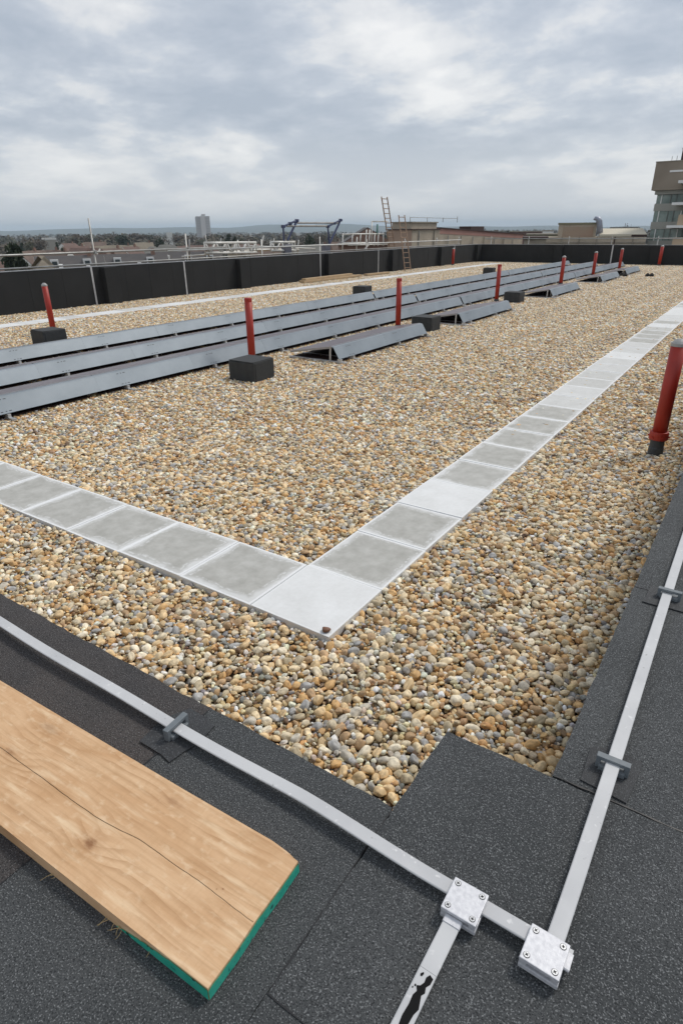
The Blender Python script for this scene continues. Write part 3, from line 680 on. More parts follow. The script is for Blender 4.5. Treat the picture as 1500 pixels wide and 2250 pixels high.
# long drying check, and torn fibres under the near edge
bm = BM(); k = 60; pr = []
for i in range(k+1):
    x = -0.002-i*0.75/k; pr.append((x, np.interp(x, [-0.8, -0.6, -0.35, -0.25, -0.12, 0], [-0.006, -0.008, -0.013, -0.003, -0.004, -0.008])+0.0006*math.sin(x*47)+random.gauss(0, 0.0002), 0.00022+0.00015*math.sin(math.pi*i/k)))
for (x0, y0, w0), (x1, y1, w1) in zip(pr, pr[1:]):
    bm.faces.new([bm.verts.new(p) for p in ((x0, y0-w0, BT+0.0004), (x0, y0+w0, BT+0.0004), (x1, y1+w1, BT+0.0004), (x1, y1-w1, BT+0.0004))])
bmesh.ops.solidify(bm, geom=bm.faces[:], thickness=0.0003)
obj('drying_crack', bm, mat('crack_wood', (0.30, 0.165, 0.085), 0.9), bt)
bm = BM()
for cx, nn in ((-0.185, 6), (-0.34, 3), (-0.13, 1)):
    for _ in range(nn):
        x = cx+random.gauss(0, 0.012); p = Vector((x, -BW2-0.0005, random.uniform(0.003, 0.012))); L = random.uniform(0.008, 0.024); a = random.uniform(-2.6, -0.6); pts = [p]
        for s in range(4): a += random.gauss(0, 0.35); p = p+Vector((math.cos(a), math.sin(a), random.uniform(-0.25, 0.12)))*L/4; p.z = max(p.z, 0.003); pts.append(p)
        tube(pts, [0.0005, 0.0005, 0.0004, 0.0003, 0.0002], 4, bm)
o = obj('torn_fibres', bm, mat('wood_fibre', (0.52, 0.38, 0.18), 0.8), bt); o['kind'] = 'stuff'
bm = BM()
for _ in range(12):
    x = -random.uniform(0.03, 0.9); p = Vector((x, BW2, BT-random.uniform(0, 0.004))); L = random.uniform(0.002, 0.006)
    tube([p, p+Vector((random.gauss(0, 0.5), 0.6, random.uniform(-0.2, 0.5)))*L], [0.0007, 0.0002], 4, bm)
o = obj('splinters', bm, MATS['wood_fibre'], bt); o['kind'] = 'stuff'

# ------------------------------------------------------------------ solar rows
MOD = 1.73
PROF = [(0.024, 0.074), (0.012, 0.070), (-0.092, 0.234), (-0.103, 0.252), (-0.150, 0.257)]
def deflector_mesh(L):
    b = extrude_profile(PROF, 0, L-0.0015, closed=False, thick=0.003); me = bpy.data.meshes.new('deflector'); bmesh.ops.recalc_face_normals(b, faces=b.faces[:]); b.to_mesh(me); b.free(); me.materials.append(DEFL); return me
PA, PB = (-0.148, 0.264), (-1.035, 0.114)           # high and low edge of the glass (x, z)
def panel_meshes(L):
    ux, uz = PB[0]-PA[0], PB[1]-PA[1]; ln = math.hypot(ux, uz); ang = math.atan2(-uz, -ux)
    def fin(b, nm, m):
        xform(b, Matrix.Translation((PA[0], 0, PA[1])) @ Matrix.Rotation(-math.atan2(PA[1]-PB[1], PA[0]-PB[0]), 4, 'Y'))
        me = bpy.data.meshes.new(nm); bmesh.ops.recalc_face_normals(b, faces=b.faces[:]); b.to_mesh(me); b.free(); me.materials.append(m); return me
    fr = BM()
    for q in ((-ln, 0, 0.0, 0.028), (-ln, 0, L-0.05, L-0.022), (-ln, -ln+0.028, 0.0281, L-0.0501), (-0.028, 0, 0.0281, L-0.0501)): box(q[0], q[1], q[2], q[3], -0.034, 0.002, bm=fr)
    return fin(fr, 'panel_frame', PFRAME), fin(box(-ln+0.029, -0.029, 0.029, L-0.051, -0.005, -0.0005), 'glass', PANEL), fin(box(-ln+0.029, -0.029, 0.029, L-0.051, -0.010, -0.0051), 'backsheet', PBACK)
def rail_mesh():
    b = box(-1.06, 0.15, -0.024, 0.024, 0.0, 0.026, 0.003); box(-0.03, 0.05, -0.02, 0.02, 0.0255, 0.066, 0.003, b); me = bpy.data.meshes.new('base_rail'); b.to_mesh(me); b.free(); me.materials.append(ALUM); return me
def leg_mesh():
    b = tube([(-0.185, 0, 0.015), (-0.182, 0, 0.14), (-0.175, 0, 0.225)], 0.018, 8); me = bpy.data.meshes.new('support_leg'); bmesh.ops.recalc_face_normals(b, faces=b.faces[:]); b.to_mesh(me); b.free(); me.materials.append(ALUM); return me
def slots_mesh():
    b = BM(); t = Vector((-0.104, 0, 0.164)).normalized(); nrm = Vector((t.z, 0, -t.x))
    for s in (0.025, 0.180):
        for k, w in ((-0.055, 0.028), (0.0, 0.018), (0.05, 0.034)):
            c = Vector((0.012, k, 0.070))+t*s+nrm*0.0006; M_ = Matrix.Translation(c) @ Matrix.Rotation(math.atan2(t.x, t.z), 4, 'Y'); merge(b, xform(box(-0.0005, 0.0008, -w/2, w/2, -0.0045, 0.0045), M_))
    me = bpy.data.meshes.new('slot_marks'); b.to_mesh(me); b.free(); me.materials.append(mat('slot_dark', (0.05, 0.055, 0.065), 0.7)); return me
RAIL, LEG, SLOT = rail_mesh(), leg_mesh(), slots_mesh()
def shade_sheet_mesh():  # added dark sheet: its colour stands in for the shade under the rows
    b = box(-1.02, -0.035, 0.05, 1.58, 0.006, 0.022, 0.004); me = bpy.data.meshes.new('shade_sheet'); b.to_mesh(me); b.free(); me.materials.append(mat('under_row_shade', (0.035, 0.014, 0.012), 0.8)); return me
SHADE_SHEET = shade_sheet_mesh()
def solar_row(label, X, starts, L, group):
    t = thing('solar_panel_row', label, 'solar panels', (X, starts[0], 0), group=group); D = deflector_mesh(L); F, Gm, Bk = panel_meshes(L)
    def put(nm, me, y, parent=None, dz=0.0):
        o = bpy.data.objects.new(nm, me); COL.objects.link(o); o.parent = parent or t
        if parent is None: o.location = (random.gauss(0, 0.0012), y-starts[0], dz)
        return o
    prev = None
    for y in starts:
        dz = random.gauss(0, 0.0012)
        de = put('deflector', D, y, dz=dz)
        pf = put('panel_frame', F, y+0.013, dz=dz); put('glass', Gm, 0, pf); put('backsheet', Bk, 0, pf)
        put('base_rail', RAIL, y+0.42); put('support_leg', LEG, y+0.42); put('shade_sheet', SHADE_SHEET, y)
        if prev is None or y-prev > L*1.01: put('base_rail', RAIL, y+0.03); put('support_leg', LEG, y+0.03)
        s = put('slot_marks', SLOT, 0, de); s.location = (0, 0.42, 0); s['kind'] = 'stuff'
        if y == starts[-1] or starts[starts.index(y)+1]-y > L*1.01: put('base_rail', RAIL, y+L-0.04); put('support_leg', LEG, y+L-0.04)
        prev = y
    return t
def runs(gap):
    a = [gap-MOD*k for k in range(9, 0, -1)]; b = [gap+0.07+MOD*k for k in range(7)]; c = [b[-1]+MOD+0.07+MOD*k for k in range(6)]; return a+b+c
GR = 'long rows of tilted panels across the roof'
solar_row('nearest of the three long rows of panels with grey metal backs', -7.25, runs(17.05), MOD, GR)
solar_row('middle of the three long rows of panels with grey metal backs', -8.72, runs(17.1), MOD, GR)
solar_row('rearmost of the three long rows, in front of the left gravel strip', -10.30, runs(17.25), MOD, GR)
for y0, nm in ((8.45, 'nearest short pair of panels with an open triangular end'), (13.55, 'short pair of panels just beyond the second black block'), (20.6, 'short pair of panels at the middle of the long rows'), (27.4, 'short pair of panels far down the roof, second from the far wall'), (32.3, 'farthest short pair of panels near the far wall')):
    solar_row(nm, -5.73, [y0, y0+1.63], 1.63, 'short pairs of panels on the right of the long rows')

# ------------------------------------------------------------------ black blocks
def block_mesh():
    b = box(-0.24, 0.24, -0.24, 0.24, -0.02, 0.285, 0.014, seg=3)
    for v in b.verts:
        if v.co.z > 0.2: v.co.z += 0.006*math.sin(v.co.x*9+1)+0.005*math.cos(v.co.y*8)
    me = bpy.data.meshes.new('block_body'); b.to_mesh(me); b.free(); me.materials.append(BLOCK); return me
BMESH = block_mesh()
def lid_mesh():
    b = prism(jag([(-0.236, -0.236), (0.236, -0.236), (0.236, 0.236), (-0.236, 0.236)], 0.06, 0.003), 0.287, 0.293); me = bpy.data.meshes.new('top_sheet'); bmesh.ops.recalc_face_normals(b, faces=b.faces[:]); b.to_mesh(me); b.free(); me.materials.append(BLOCK); return me
def seam_mesh():
    b = box(0.2395, 0.2455, -0.2, 0.06, 0.0, 0.26, 0.002); me = bpy.data.meshes.new('side_flap'); b.to_mesh(me); b.free(); me.materials.append(BLOCK); return me
LID, FLAP = lid_mesh(), seam_mesh()
for x, y, rz, lb in ((-6.22, 6.85, 0.03, 'nearest black felted block in front of the red post'), (-11.72, 7.05, -0.05, 'black felted block at the left behind the long panel rows'), (-6.17, 12.56, 0.02, 'black felted block between the first and second short panel pairs'), (-6.42, 18.98, 0.0, 'black felted block between the second and third short panel pairs'), (-11.6, 18.6, 0.0, 'black felted block behind the rows, centre of the roof'), (-11.7, 30.5, 0.04, 'farthest black felted block behind the rows')):
    t = thing('felted_block', lb, 'block', (x, y, 0.0), rz=rz, group='black blocks standing in the gravel')
    for nm, me in (('block_body', BMESH), ('top_sheet', LID), ('side_flap', FLAP)):
        o = bpy.data.objects.new(nm, me); COL.objects.link(o); o.parent = t
CUB = mat('black_foot', (0.01, 0.01, 0.011), 0.6)
for k, (px, py, lb) in enumerate(((1365, 605, 'left black rubber foot near the farthest short panels'), (1373, 606, 'right black rubber foot near the farthest short panels'), (1422, 606, 'left of two black rubber feet alone on the far gravel'), (1431, 606, 'right of two black rubber feet alone on the far gravel'))):
    p = onz(px, py, 0.02); b = box(-0.09, 0.09, -0.08, 0.08, 0, 0.10, 0.02); box(-0.05, 0.05, -0.04, 0.04, 0.0995, 0.14, 0.01, b)
    tag(obj('rubber_foot', b, CUB, loc=(p.x, p.y, 0.0)), lb, 'rubber foot', 'small black feet on the far gravel')

# ------------------------------------------------------------------ red posts
def lathe(prof, seg=20):
    bm = BM(); rings = [[bm.verts.new((r*math.cos(k*2*math.pi/seg), r*math.sin(k*2*math.pi/seg), z)) for k in range(seg)] for r, z in prof]
    for a, c in zip(rings, rings[1:]):
        for k in range(seg): bm.faces.new((a[k], a[(k+1) % seg], c[(k+1) % seg], c[k]))
    bm.faces.new(rings[0][::-1]); bm.faces.new(rings[-1]); return bm
def red_post(label, x, y, h=1.05, r=0.062, big=False, flat=False):
    t = thing('red_post', label, 'post', (x, y, 0), group='red pipe posts on the roof')
    z0 = 0.17 if big else 0.06
    o = obj('pipe', lathe([(r, z0), (r, h-0.06)]), RED, t, smooth=False); o.data.polygons.foreach_set('use_smooth', [True]*len(o.data.polygons))
    if flat: obj('cap', lathe([(r*1.01, h-0.062), (r*1.01, h-0.010), (r*0.9, h)]), RED, t)
    else: obj('cap', lathe([(r*1.03, h-0.066), (r*1.03, h-0.040), (r*0.75, h-0.02), (r*0.4, h-0.002), (r*0.12, h)]), CAPM, t)
    if big:
        obj('collar', lathe([(r*1.1, 0.145), (r*1.32, 0.150), (r*1.32, 0.205), (r*1.24, 0.225), (r*1.02, 0.228)]), RED, t)
        for k in range(6): a = k*math.pi/3; obj('bolt', tube([(r*1.3*math.cos(a), r*1.3*math.sin(a), 0.178), (r*1.48*math.cos(a), r*1.48*math.sin(a), 0.178)], 0.010, 6), RED, t)
        obj('base_cuff', lathe([(r*1.05, -0.03), (r*1.05, 0.06), (r*0.98, 0.07), (r*0.98, 0.146)]), CUFF, t)
    else:
        obj('base_cuff', lathe([(r*1.25, -0.03), (r*1.25, 0.03), (r*1.12, 0.062), (r*1.0, 0.064)]), CUFF, t)
for x, y, lb in ((-12.95, 7.92, 'leftmost red post, behind the left black block'), (-6.93, 7.66, 'red post behind the nearest black block'), (-6.86, 12.54, 'red post beside the nearest short pair of panels'), (-6.93, 18.88, 'red post beside the second short pair of panels'), (-6.98, 26.0, 'red post beside the third short pair, right of centre'), (-7.02, 31.4, 'red post in the gap between the last two short panel pairs'), (-6.95, 36.8, 'farthest red post among the panels')):
    red_post(lb, x, y, r=0.060 if y < 20 else 0.072, flat=x > -8 and y < 20)
red_post('red post against the far end of the left parapet', -16.70, 37.3, 0.98, 0.08)
red_post('red post against the far parapet below the modern building', -5.75, 41.7, 1.08, 0.09)
red_post('large red pipe post with bolted collar at the right edge', -0.585, 6.40, 1.10, 0.066, big=True)

# ------------------------------------------------------------------ tapes on the inner faces of the far walls
for k, (wy, lb) in enumerate(((12.05, 'tape strip down the left parapet, leftmost'), (15.75, 'second tape strip down the left parapet from the left'), (23.85, 'third tape strip down the left parapet, behind the loose boards'), (24.75, 'short white tape strip hanging beside a pier of the left parapet'), (28.95, 'tape strip down the left parapet just before the timber ladder'), (38.3, 'short tape strip near the far corner of the left parapet'))):
    t = thing('lightning_tape', lb, 'conductor tape', (XL+0.02, wy, 0), group='tape strips on the parapet faces')
    zb = 0.55 if k in (3, 5) else 0.0
    wobj('bar', box(XL+0.0095, XL+0.016, wy-0.028, wy+0.028, zb, ZP+0.014, 0.001), TAPE if k != 3 else WTUBE, t)
    wobj('bar', box(XL-0.35, XL+0.0094, wy-0.028, wy+0.028, ZP+0.007, ZP+0.014, 0.001), TAPE, t)
t = thing('lightning_tape', 'tape strip down the middle of the far parapet', 'conductor tape', (-8.55, YF, 0), group='tape strips on the parapet faces')
wobj('bar', box(-8.585, -8.515, YF-0.016, YF-0.0095, 0, ZP+0.014, 0.001), TAPE, t)
t = thing('lightning_tape', 'long tape lying along the top of the left parapet', 'conductor tape', (XL-0.2, 20, ZP), group='tapes on top of the far parapets')
wobj('bar', box(XL-0.12, XL-0.06, YN+0.6, YF, ZP+0.0145, ZP+0.022, 0.001), TAPE, t)
t = thing('lightning_tape', 'long tape lying along the top of the far parapet', 'conductor tape', (-8, YF+0.2, ZP), group='tapes on top of the far parapets')
wobj('bar', box(XL, XR, YF+0.06, YF+0.12, ZP+0.0145, ZP+0.022, 0.001), TAPE, t)

# ------------------------------------------------------------------ loose boards by the left wall
for k, (x, y0, y1, z, lb) in enumerate(((-16.45, 21.6, 26.2, 0.02, 'lowest loose timber board by the left parapet, nearest the camera'), (-16.70, 21.9, 26.0, 0.02, 'lowest loose timber board by the left parapet, against the wall'), (-16.56, 21.8, 25.6, 0.10, 'loose timber board on top of the pile by the left parapet'), (-16.35, 26.6, 28.6, 0.02, 'short loose board past the end of the pile'))):
    b = box(-0.11, 0.11, -(y1-y0)/2, (y1-y0)/2, 0, 0.075, 0.006)
    tag(obj('loose_board', b, PLY, loc=(x, (y0+y1)/2, z)), lb, 'timber board', 'pile of boards by the left parapet').rotation_euler = (0, 0, rad((0.6, -0.8, 1.6, -3)[k]))

# ------------------------------------------------------------------ scaffold, lattice beams, hoist frame, ladders
SX = XL-TH-0.30
def pole(t, a, b, r=0.0242, m=GALV, nm='tube'): return wobj(nm, tube([a, b], r, 8), m, t, smooth=True)
t = thing('scaffold', 'grey tube guard rail and poles outside the left parapet', 'scaffolding', (SX, 12, GZ))
pole(t, (SX, 2, 1.45), (SX, 19.0, 1.45), 0.03, GALV, 'guard_rail')
pole(t, (SX+0.05, 16.0, 1.40), (SX+0.05, 41.5, 1.36), 0.028, WTUBE, 'guard_rail')
pole(t, (SX, 1, 1.10), (SX, 41.5, 1.10), 0.026, GALV, 'lower_rail')
for y, z, m in ((5.0, 1.6, GALV), (9.2, 1.55, GALV), (13.05, 2.42, GALV), (17.0, 1.95, WTUBE), (21.2, 1.7, WTUBE), (25.4, 1.75, WTUBE), (29.6, 1.6, WTUBE), (33.8, 1.55, GALV), (38.0, 1.55, GALV), (41.4, 1.55, GALV)):
    pole(t, (SX-0.06, y, GZ), (SX-0.06, y, z), 0.0255, m, 'standard')
    wobj('coupler', box(SX-0.09, SX+0.05, y-0.04, y+0.04, 1.39, 1.50 if y < 18 else 1.44, 0.01), GALV, t)
wobj('deck_board', box(SX-1.2, SX-0.09, 1, 41.5, 0.30, 0.34), PLY, t)
t = thing('scaffold', 'cluster of pale scaffold tubes and clips left of the tall ladder', 'scaffolding', (SX-0.6, 30, GZ))
q = lambda x, y, X=SX-0.5: onX(x, y, X)
for a, b in (((752, 514), (842, 513)), ((752, 533), (855, 533)), ((765, 538), (850, 536)), ((817, 486), (852, 486))): pole(t, q(*a), q(*b), 0.034, WTUBE, 'ledger')
for a, b in (((753, 512), (752, 552)), ((774, 513), (773, 540)), ((784, 520), (783, 550)), ((792, 514), (791, 535)), ((805, 504), (803, 540)), ((812, 504), (810, 540)), ((817, 486), (816, 535)), ((823, 513), (822, 540)), ((831, 514), (830, 540)), ((842, 512), (842, 540))): pole(t, q(*a), q(*b), 0.034, WTUBE, 'upright')
pole(t, q(811, 535), q(800, 548), 0.03, WTUBE, 'brace')
pole(t, q(829, 492), q(828, 516), 0.05, mat('green_tube', (0.10, 0.22, 0.19), 0.6), 'upright')
pole(t, Vector((SX-0.5, 31, GZ)), Vector((SX-0.5, 31, 0.9)), 0.03, GALV, 'standard')
# lattice beams
def lattice(label, p0, p1, zt_, zb_, X, n):
    t = thing('lattice_beam', label, 'lattice beam', (X, p0, zb_), group='silver lattice beams beyond the left parapet')
    pole(t, (X, p0, zt_), (X, p1, zt_-0.03), 0.048, WTUBE, 'top_chord'); pole(t, (X, p0, zb_), (X, p1, zb_-0.03), 0.048, WTUBE, 'bottom_chord')
    st = (p1-p0)/n
    for i in range(n):
        a = p0+i*st; pole(t, (X, a+st*0.1, zt_ if i % 2 == 0 else zb_), (X, a+st*0.9, zb_ if i % 2 == 0 else zt_), 0.040, WTUBE, 'lacing')
    for y in (p0, p1): pole(t, (X, y, zb_), (X, y, zt_), 0.028, WTUBE, 'end_post')
    pole(t, (X-0.05, (p0+p1)/2, GZ), (X-0.05, (p0+p1)/2, zb_), 0.026, GALV, 'prop')
lattice('silver lattice beam nearest, at the left of the three', 18.0, 19.75, 1.62, 1.26, SX-0.15, 6)
lattice('silver lattice beam in the middle of the three', 19.5, 21.3, 1.60, 1.22, SX-0.45, 6)
lattice('silver lattice beam at the right, under the blue hoist frame', 21.9, 23.6, 1.58, 1.24, SX-0.15, 5)
t = thing('scaffold', 'jumble of tube ends and boards behind the lattice beams', 'scaffolding', (SX-0.9, 20, GZ))
for k in range(9):
    y = 18+k*0.85; pole(t, (SX-0.8-0.3*random.random(), y, 1.0), (SX-0.8, y+random.uniform(-0.2, 0.2), random.uniform(1.45, 1.9)), 0.027, random.choice((WTUBE, GALV)), 'upright')
for k in range(4): pole(t, (SX-0.9, 17.5+k*1.2, 1.15+0.1*k), (SX-0.7, 22+k*1.3, 1.2+0.1*random.random()), 0.027, WTUBE, 'ledger')
wobj('board', box(SX-1.25, SX-0.95, 19.4, 23.4, 1.20, 1.26), PLY, t)
pole(t, (SX-0.85, 20, GZ), (SX-0.85, 20, 1.1), 0.03, GALV, 'standard')
# blue hoist frame
HX = SX-0.15
t = thing('hoist_frame', 'blue steel folding frame with two arms joined by pale bars', 'hoist frame', (HX, 24.5, GZ))
for nm, L in (('left_arm', ((622, 497), (652, 484), (632, 527), (622, 499), (624, 530))), ('right_arm', ((720, 497), (748, 483), (719, 545), (720, 499), (724, 540)))):
    P = [onX(a, b, HX) for a, b in L]
    wobj('upper_bar', tube([P[0], P[1]], 0.045, 8), BLUE, t); wobj('main_bar', tube([P[1], P[2]], 0.05, 8), BLUE, t); wobj('rear_bar', tube([P[3], P[4]], 0.04, 8), BLUE, t)
    for a in (P[0], P[1], (P[0]+P[1])/2): wobj('knuckle', box(a.x-0.07, a.x+0.07, a.y-0.07, a.y+0.07, a.z-0.06, a.z+0.06, 0.02), BLUE, t)
    c = onX((629 if nm == 'left_arm' else 716), 536, HX); wobj('post', box(c.x-0.12, c.x+0.12, c.y-0.22, c.y+0.22, GZ, c.z, 0.01), mat('grey_box', (0.16, 0.16, 0.19), 0.6), t)
for a, b in (((652, 489), (742, 489)), ((630, 496), (722, 496))): wobj('cross_bar', tube([onX(*a, HX), onX(*b, HX)], 0.042, 8), GALV, t)
# ladders
def ladder(label, foot, top, wdir, w, n, r=0.030):
    t = thing('ladder', label, 'ladder', foot); f, tp, wd = Vector(foot), Vector(top), Vector(wdir)*w/2
    for s in (-1, 1): wobj('stile', tube([f+wd*s, tp+wd*s], r, 8), TIMB, t)
    for k in range(n): p = f+(tp-f)*((k+0.6)/n); wobj('rung', tube([p-wd, p+wd], r*0.6, 6), TIMB, t)
f0 = onX(896, 590, -16.55); ladder('timber ladder leaning over the left parapet from the gravel', (f0.x, f0.y, 0.0), tuple(onX(882, 472, -17.35)), (0.25, 0.97, 0), 0.46, 11)
t1 = onX(844, 432, SX-0.3); b1 = onX(861, 545, SX-0.3); ladder('tall timber ladder sticking up above the scaffold tubes', (SX-0.3, b1.y+0.3, 0.34), tuple(t1), (0.1, 0.99, 0), 0.52, 14, 0.033)
# far parapet guard rail
t = thing('scaffold', 'thin guard rail beyond the far parapet', 'scaffolding', (-9, YF+TH+0.3, GZ))
pole(t, (XL, YF+TH+0.3, 1.40), (1.2, YF+TH+0.3, 1.42), 0.028, GALV, 'guard_rail')
for k in range(7): pole(t, (XL+0.4+k*2.6, YF+TH+0.34, GZ), (XL+0.4+k*2.6, YF+TH+0.34, 1.55), 0.026, GALV, 'standard')

# ------------------------------------------------------------------ neighbouring buildings
def brick_mat(name, c, c2, sc=1.0):
    m = bpy.data.materials.new(name); m.use_nodes = True; n, l = m.node_tree.nodes, m.node_tree.links; b = n['Principled BSDF']; b.inputs['Roughness'].default_value = 0.9
    tco = n.new('ShaderNodeTexCoord'); mp = n.new('ShaderNodeMapping'); mp.inputs['Rotation'].default_value = (rad(90), 0, 0); l.new(tco.outputs['Object'], mp.inputs[0])
    s = n.new('ShaderNodeSeparateXYZ'); l.new(tco.outputs['Object'], s.inputs[0]); ad = n.new('ShaderNodeMath'); l.new(s.outputs[0], ad.inputs[0]); l.new(s.outputs[1], ad.inputs[1])
    cbn = n.new('ShaderNodeCombineXYZ'); l.new(ad.outputs[0], cbn.inputs[0]); l.new(s.outputs[2], cbn.inputs[1])
    br = n.new('ShaderNodeTexBrick'); br.inputs['Scale'].default_value = 4*sc; br.inputs['Color1'].default_value = (*c, 1); br.inputs['Color2'].default_value = (*c2, 1); br.inputs['Mortar'].default_value = (0.32, 0.29, 0.25, 1); br.inputs['Mortar Size'].default_value = 0.012
    l.new(cbn.outputs[0], br.inputs['Vector'])
    q = n.new('ShaderNodeTexNoise'); q.inputs['Scale'].default_value = 0.6; q.inputs['Detail'].default_value = 6; l.new(tco.outputs['Object'], q.inputs['Vector'])
    r = n.new('ShaderNodeMapRange'); r.inputs[3].default_value = 0.65; r.inputs[4].default_value = 1.35; l.new(q.outputs['Fac'], r.inputs[0])
    v = n.new('ShaderNodeVectorMath'); v.operation = 'SCALE'; l.new(br.outputs[0], v.inputs[0]); l.new(r.outputs[0], v.inputs['Scale']); l.new(v.outputs[0], b.inputs['Base Color']); return m
TANB = brick_mat('tan_brick', (0.46, 0.39, 0.30), (0.40, 0.335, 0.255)); REDB = brick_mat('red_brown_brick', (0.42, 0.29, 0.215), (0.38, 0.26, 0.19))
COPE = mat('stone_coping', (0.33, 0.30, 0.24), 0.85, var=(0.25, 0.22, 0.18), vscale=1)
REDR = mat('red_roof_sheet', (0.42, 0.225, 0.185), 0.75, var=(0.36, 0.195, 0.16), vscale=0.5); DKR = mat('dark_roof_edge', (0.06, 0.035, 0.03), 0.8)
WIN = mat('window_glass', (0.06, 0.075, 0.08), 0.15); FRAME = mat('white_frame', (0.75, 0.75, 0.73), 0.6)
c0 = onD(906, 487, 58); e0 = onD(852, 487, 66); far0 = onX(967, 489, c0.x); far1 = onX(1150, 513, c0.x)
wx = c0.x-onY(852, 487, c0.y).x
t = thing('brick_building', 'long tan brick building with red sloping roof beyond the left corner', 'building', (c0.x-5, c0.y+10, GZ))
wobj('wall', box(c0.x-wx, c0.x, c0.y, far0.y, GZ, c0.z-0.55), TANB, t)
wobj('end_wall', box(c0.x-wx+0.1, c0.x-0.02, c0.y-0.12, c0.y-0.001, GZ, c0.z-0.56), REDB, t)
wobj('attic_wall', box(c0.x-wx+0.3, c0.x-0.25, c0.y+0.25, far0.y-0.2, c0.z-0.551, c0.z-0.06), TANB, t)
wobj('coping', box(c0.x-wx+0.2, c0.x-0.15, c0.y+0.15, far0.y-0.1, c0.z-0.06, c0.z+0.03), COPE, t)
wobj('ledge', box(c0.x-wx-0.1, c0.x+0.1, c0.y-0.2, far0.y, c0.z-0.62, c0.z-0.549), DKR, t)
zr0, zr1 = onX(970, 498, c0.x).z, onX(1150, 513, c0.x).z
def sloped(x0, x1, y0, y1, za0, za1, zb0, zb1):
    bm = BM(); vs = [bm.verts.new(p) for p in ((x0, y0, za0), (x1, y0, za0), (x1, y1, zb0), (x0, y1, zb0), (x0, y0, za1), (x1, y0, za1), (x1, y1, zb1), (x0, y1, zb1))]
    for f in ((0, 1, 2, 3), (4, 7, 6, 5), (0, 4, 5, 1), (1, 5, 6, 2), (2, 6, 7, 3), (3, 7, 4, 0)): bm.faces.new([vs[i] for i in f])
    return bm
z1a, z1b = onX(970, 513, c0.x).z, onX(1150, 523, c0.x).z
wobj('wing_wall', sloped(c0.x-wx, c0.x-0.05, far0.y+0.002, far1.y, GZ, z1a, GZ, z1b), TANB, t)
wobj('wing_roof', sloped(c0.x-wx, c0.x-0.03, far0.y+0.003, far1.y+0.1, z1a+0.002, zr0-0.12, z1b+0.002, zr1-0.1), REDR, t)
wobj('roof_edge', sloped(c0.x-wx-0.2, c0.x+0.05, far0.y+0.003, far1.y+0.2, zr0-0.119, zr0-0.03, zr1-0.099, zr1+0.0), DKR, t)
ym = (far0.y+far1.y)/2
wobj('roof_box', box(c0.x-wx+0.5, c0.x-0.6, ym-3.2, ym+0.4, zr0-0.5, zr0+0.05), DKR, t)
for k in range(9):
    y = c0.y+1.2+k*(far1.y-c0.y-2)/9; wobj('downpipe', tube([(c0.x+0.06, y, GZ), (c0.x+0.06, y, c0.z-0.7 if y < far0.y else z1a+(z1b-z1a)*(y-far0.y)/(far1.y-far0.y)-0.1)], 0.05, 6), COPE if k % 2 else GALV, t)
for k in range(4):
    y = c0.y+0.3+k*3.3; wobj('roof_pole', tube([(c0.x-0.4, y, c0.z), (c0.x-0.4, y, c0.z+(0.55 if k == 3 else 0.4))], 0.03, 6), GALV, t)
wobj('roof_rail', tube([(c0.x-0.4, c0.y+0.3, c0.z+0.36), (c0.x-0.4, c0.y+10.2, c0.z+0.36)], 0.02, 6), GALV, t)
# tan plant-room box with a curved duct
p0, p1 = onD(1228, 490, 84), onD(1312, 490, 84)
def slabbox(a, b, depth, z0, z1):
    d_ = Vector((b.x-a.x, b.y-a.y, 0)); nrm = Vector((-d_.y, d_.x, 0)).normalized()*depth; return prism([(a.x, a.y), (b.x, b.y), (b.x+nrm.x, b.y+nrm.y), (a.x+nrm.x, a.y+nrm.y)], z0, z1)
def oriented(a, b):   # local frame along a building front: x along, y into depth
    d_ = Vector((b.x-a.x, b.y-a.y, 0)); return Matrix.Translation((a.x, a.y, 0)) @ Matrix.Rotation(math.atan2(d_.y, d_.x), 4, 'Z'), d_.length
M1, L1 = oriented(p0, p1)
CLAD = mat('tan_cladding', (0.34, 0.275, 0.205), 0.8, var=(0.36, 0.25, 0.18), vscale=0.5); CLADG = mat('olive_edge', (0.22, 0.21, 0.14), 0.8)
t = thing('plant_building', 'tan box-shaped plant room with a curved grey duct on its right', 'building', (p0.x, p0.y, GZ))
wobj('wall', xform(box(0, L1, 0, 6, GZ, p0.z-0.15), M1), TANB, t); wobj('roof_edge', xform(box(-0.1, L1+0.1, -0.1, 6.1, p0.z-0.149, p0.z+0.05), M1), CLADG, t)
wobj('wall_panel', xform(box(0.5, L1-0.3, -0.05, -0.002, p0.z-1.5, p0.z-0.4), M1), CLAD, t)
d0 = [onD(a, b, 83.6) for a, b in ((1318, 512), (1317, 495), (1316, 486), (1313, 481), (1309, 480), (1307, 484))]
wobj('duct', tube(d0, [0.32, 0.32, 0.33, 0.33, 0.30, 0.24], 10), mat('duct_metal', (0.30, 0.32, 0.38), 0.45, 0.4), t, smooth=True)
p0, p1 = onD(1190, 530, 83), onD(1420, 515, 83); M1, L1 = oriented(p0, p1); zt2 = onD(1340, 513, 83).z
t = thing('low_building', 'low tan building with a pale flat roof below the plant room', 'building', (p0.x, p0.y, GZ))
wobj('wall', xform(box(0, L1, -0.5, 9, GZ, zt2-0.35), M1), TANB, t)
q0 = onD(1318, 512, 84); wobj('roof', xform(sloped(L1*0.56, L1*1.0, -0.4, 8, zt2-0.30, zt2-0.05, zt2+0.15, zt2+0.55), M1), mat('pale_roof', (0.58, 0.53, 0.42), 0.8), t)
wobj('dark_verge', xform(box(L1*0.86, L1*1.003, -0.45, 8.2, zt2-0.31, zt2-0.10), M1), DKR, t)
wobj('string_course', xform(box(0, L1, -0.58, -0.501, zt2-1.0, zt2-0.85), M1), COPE, t)
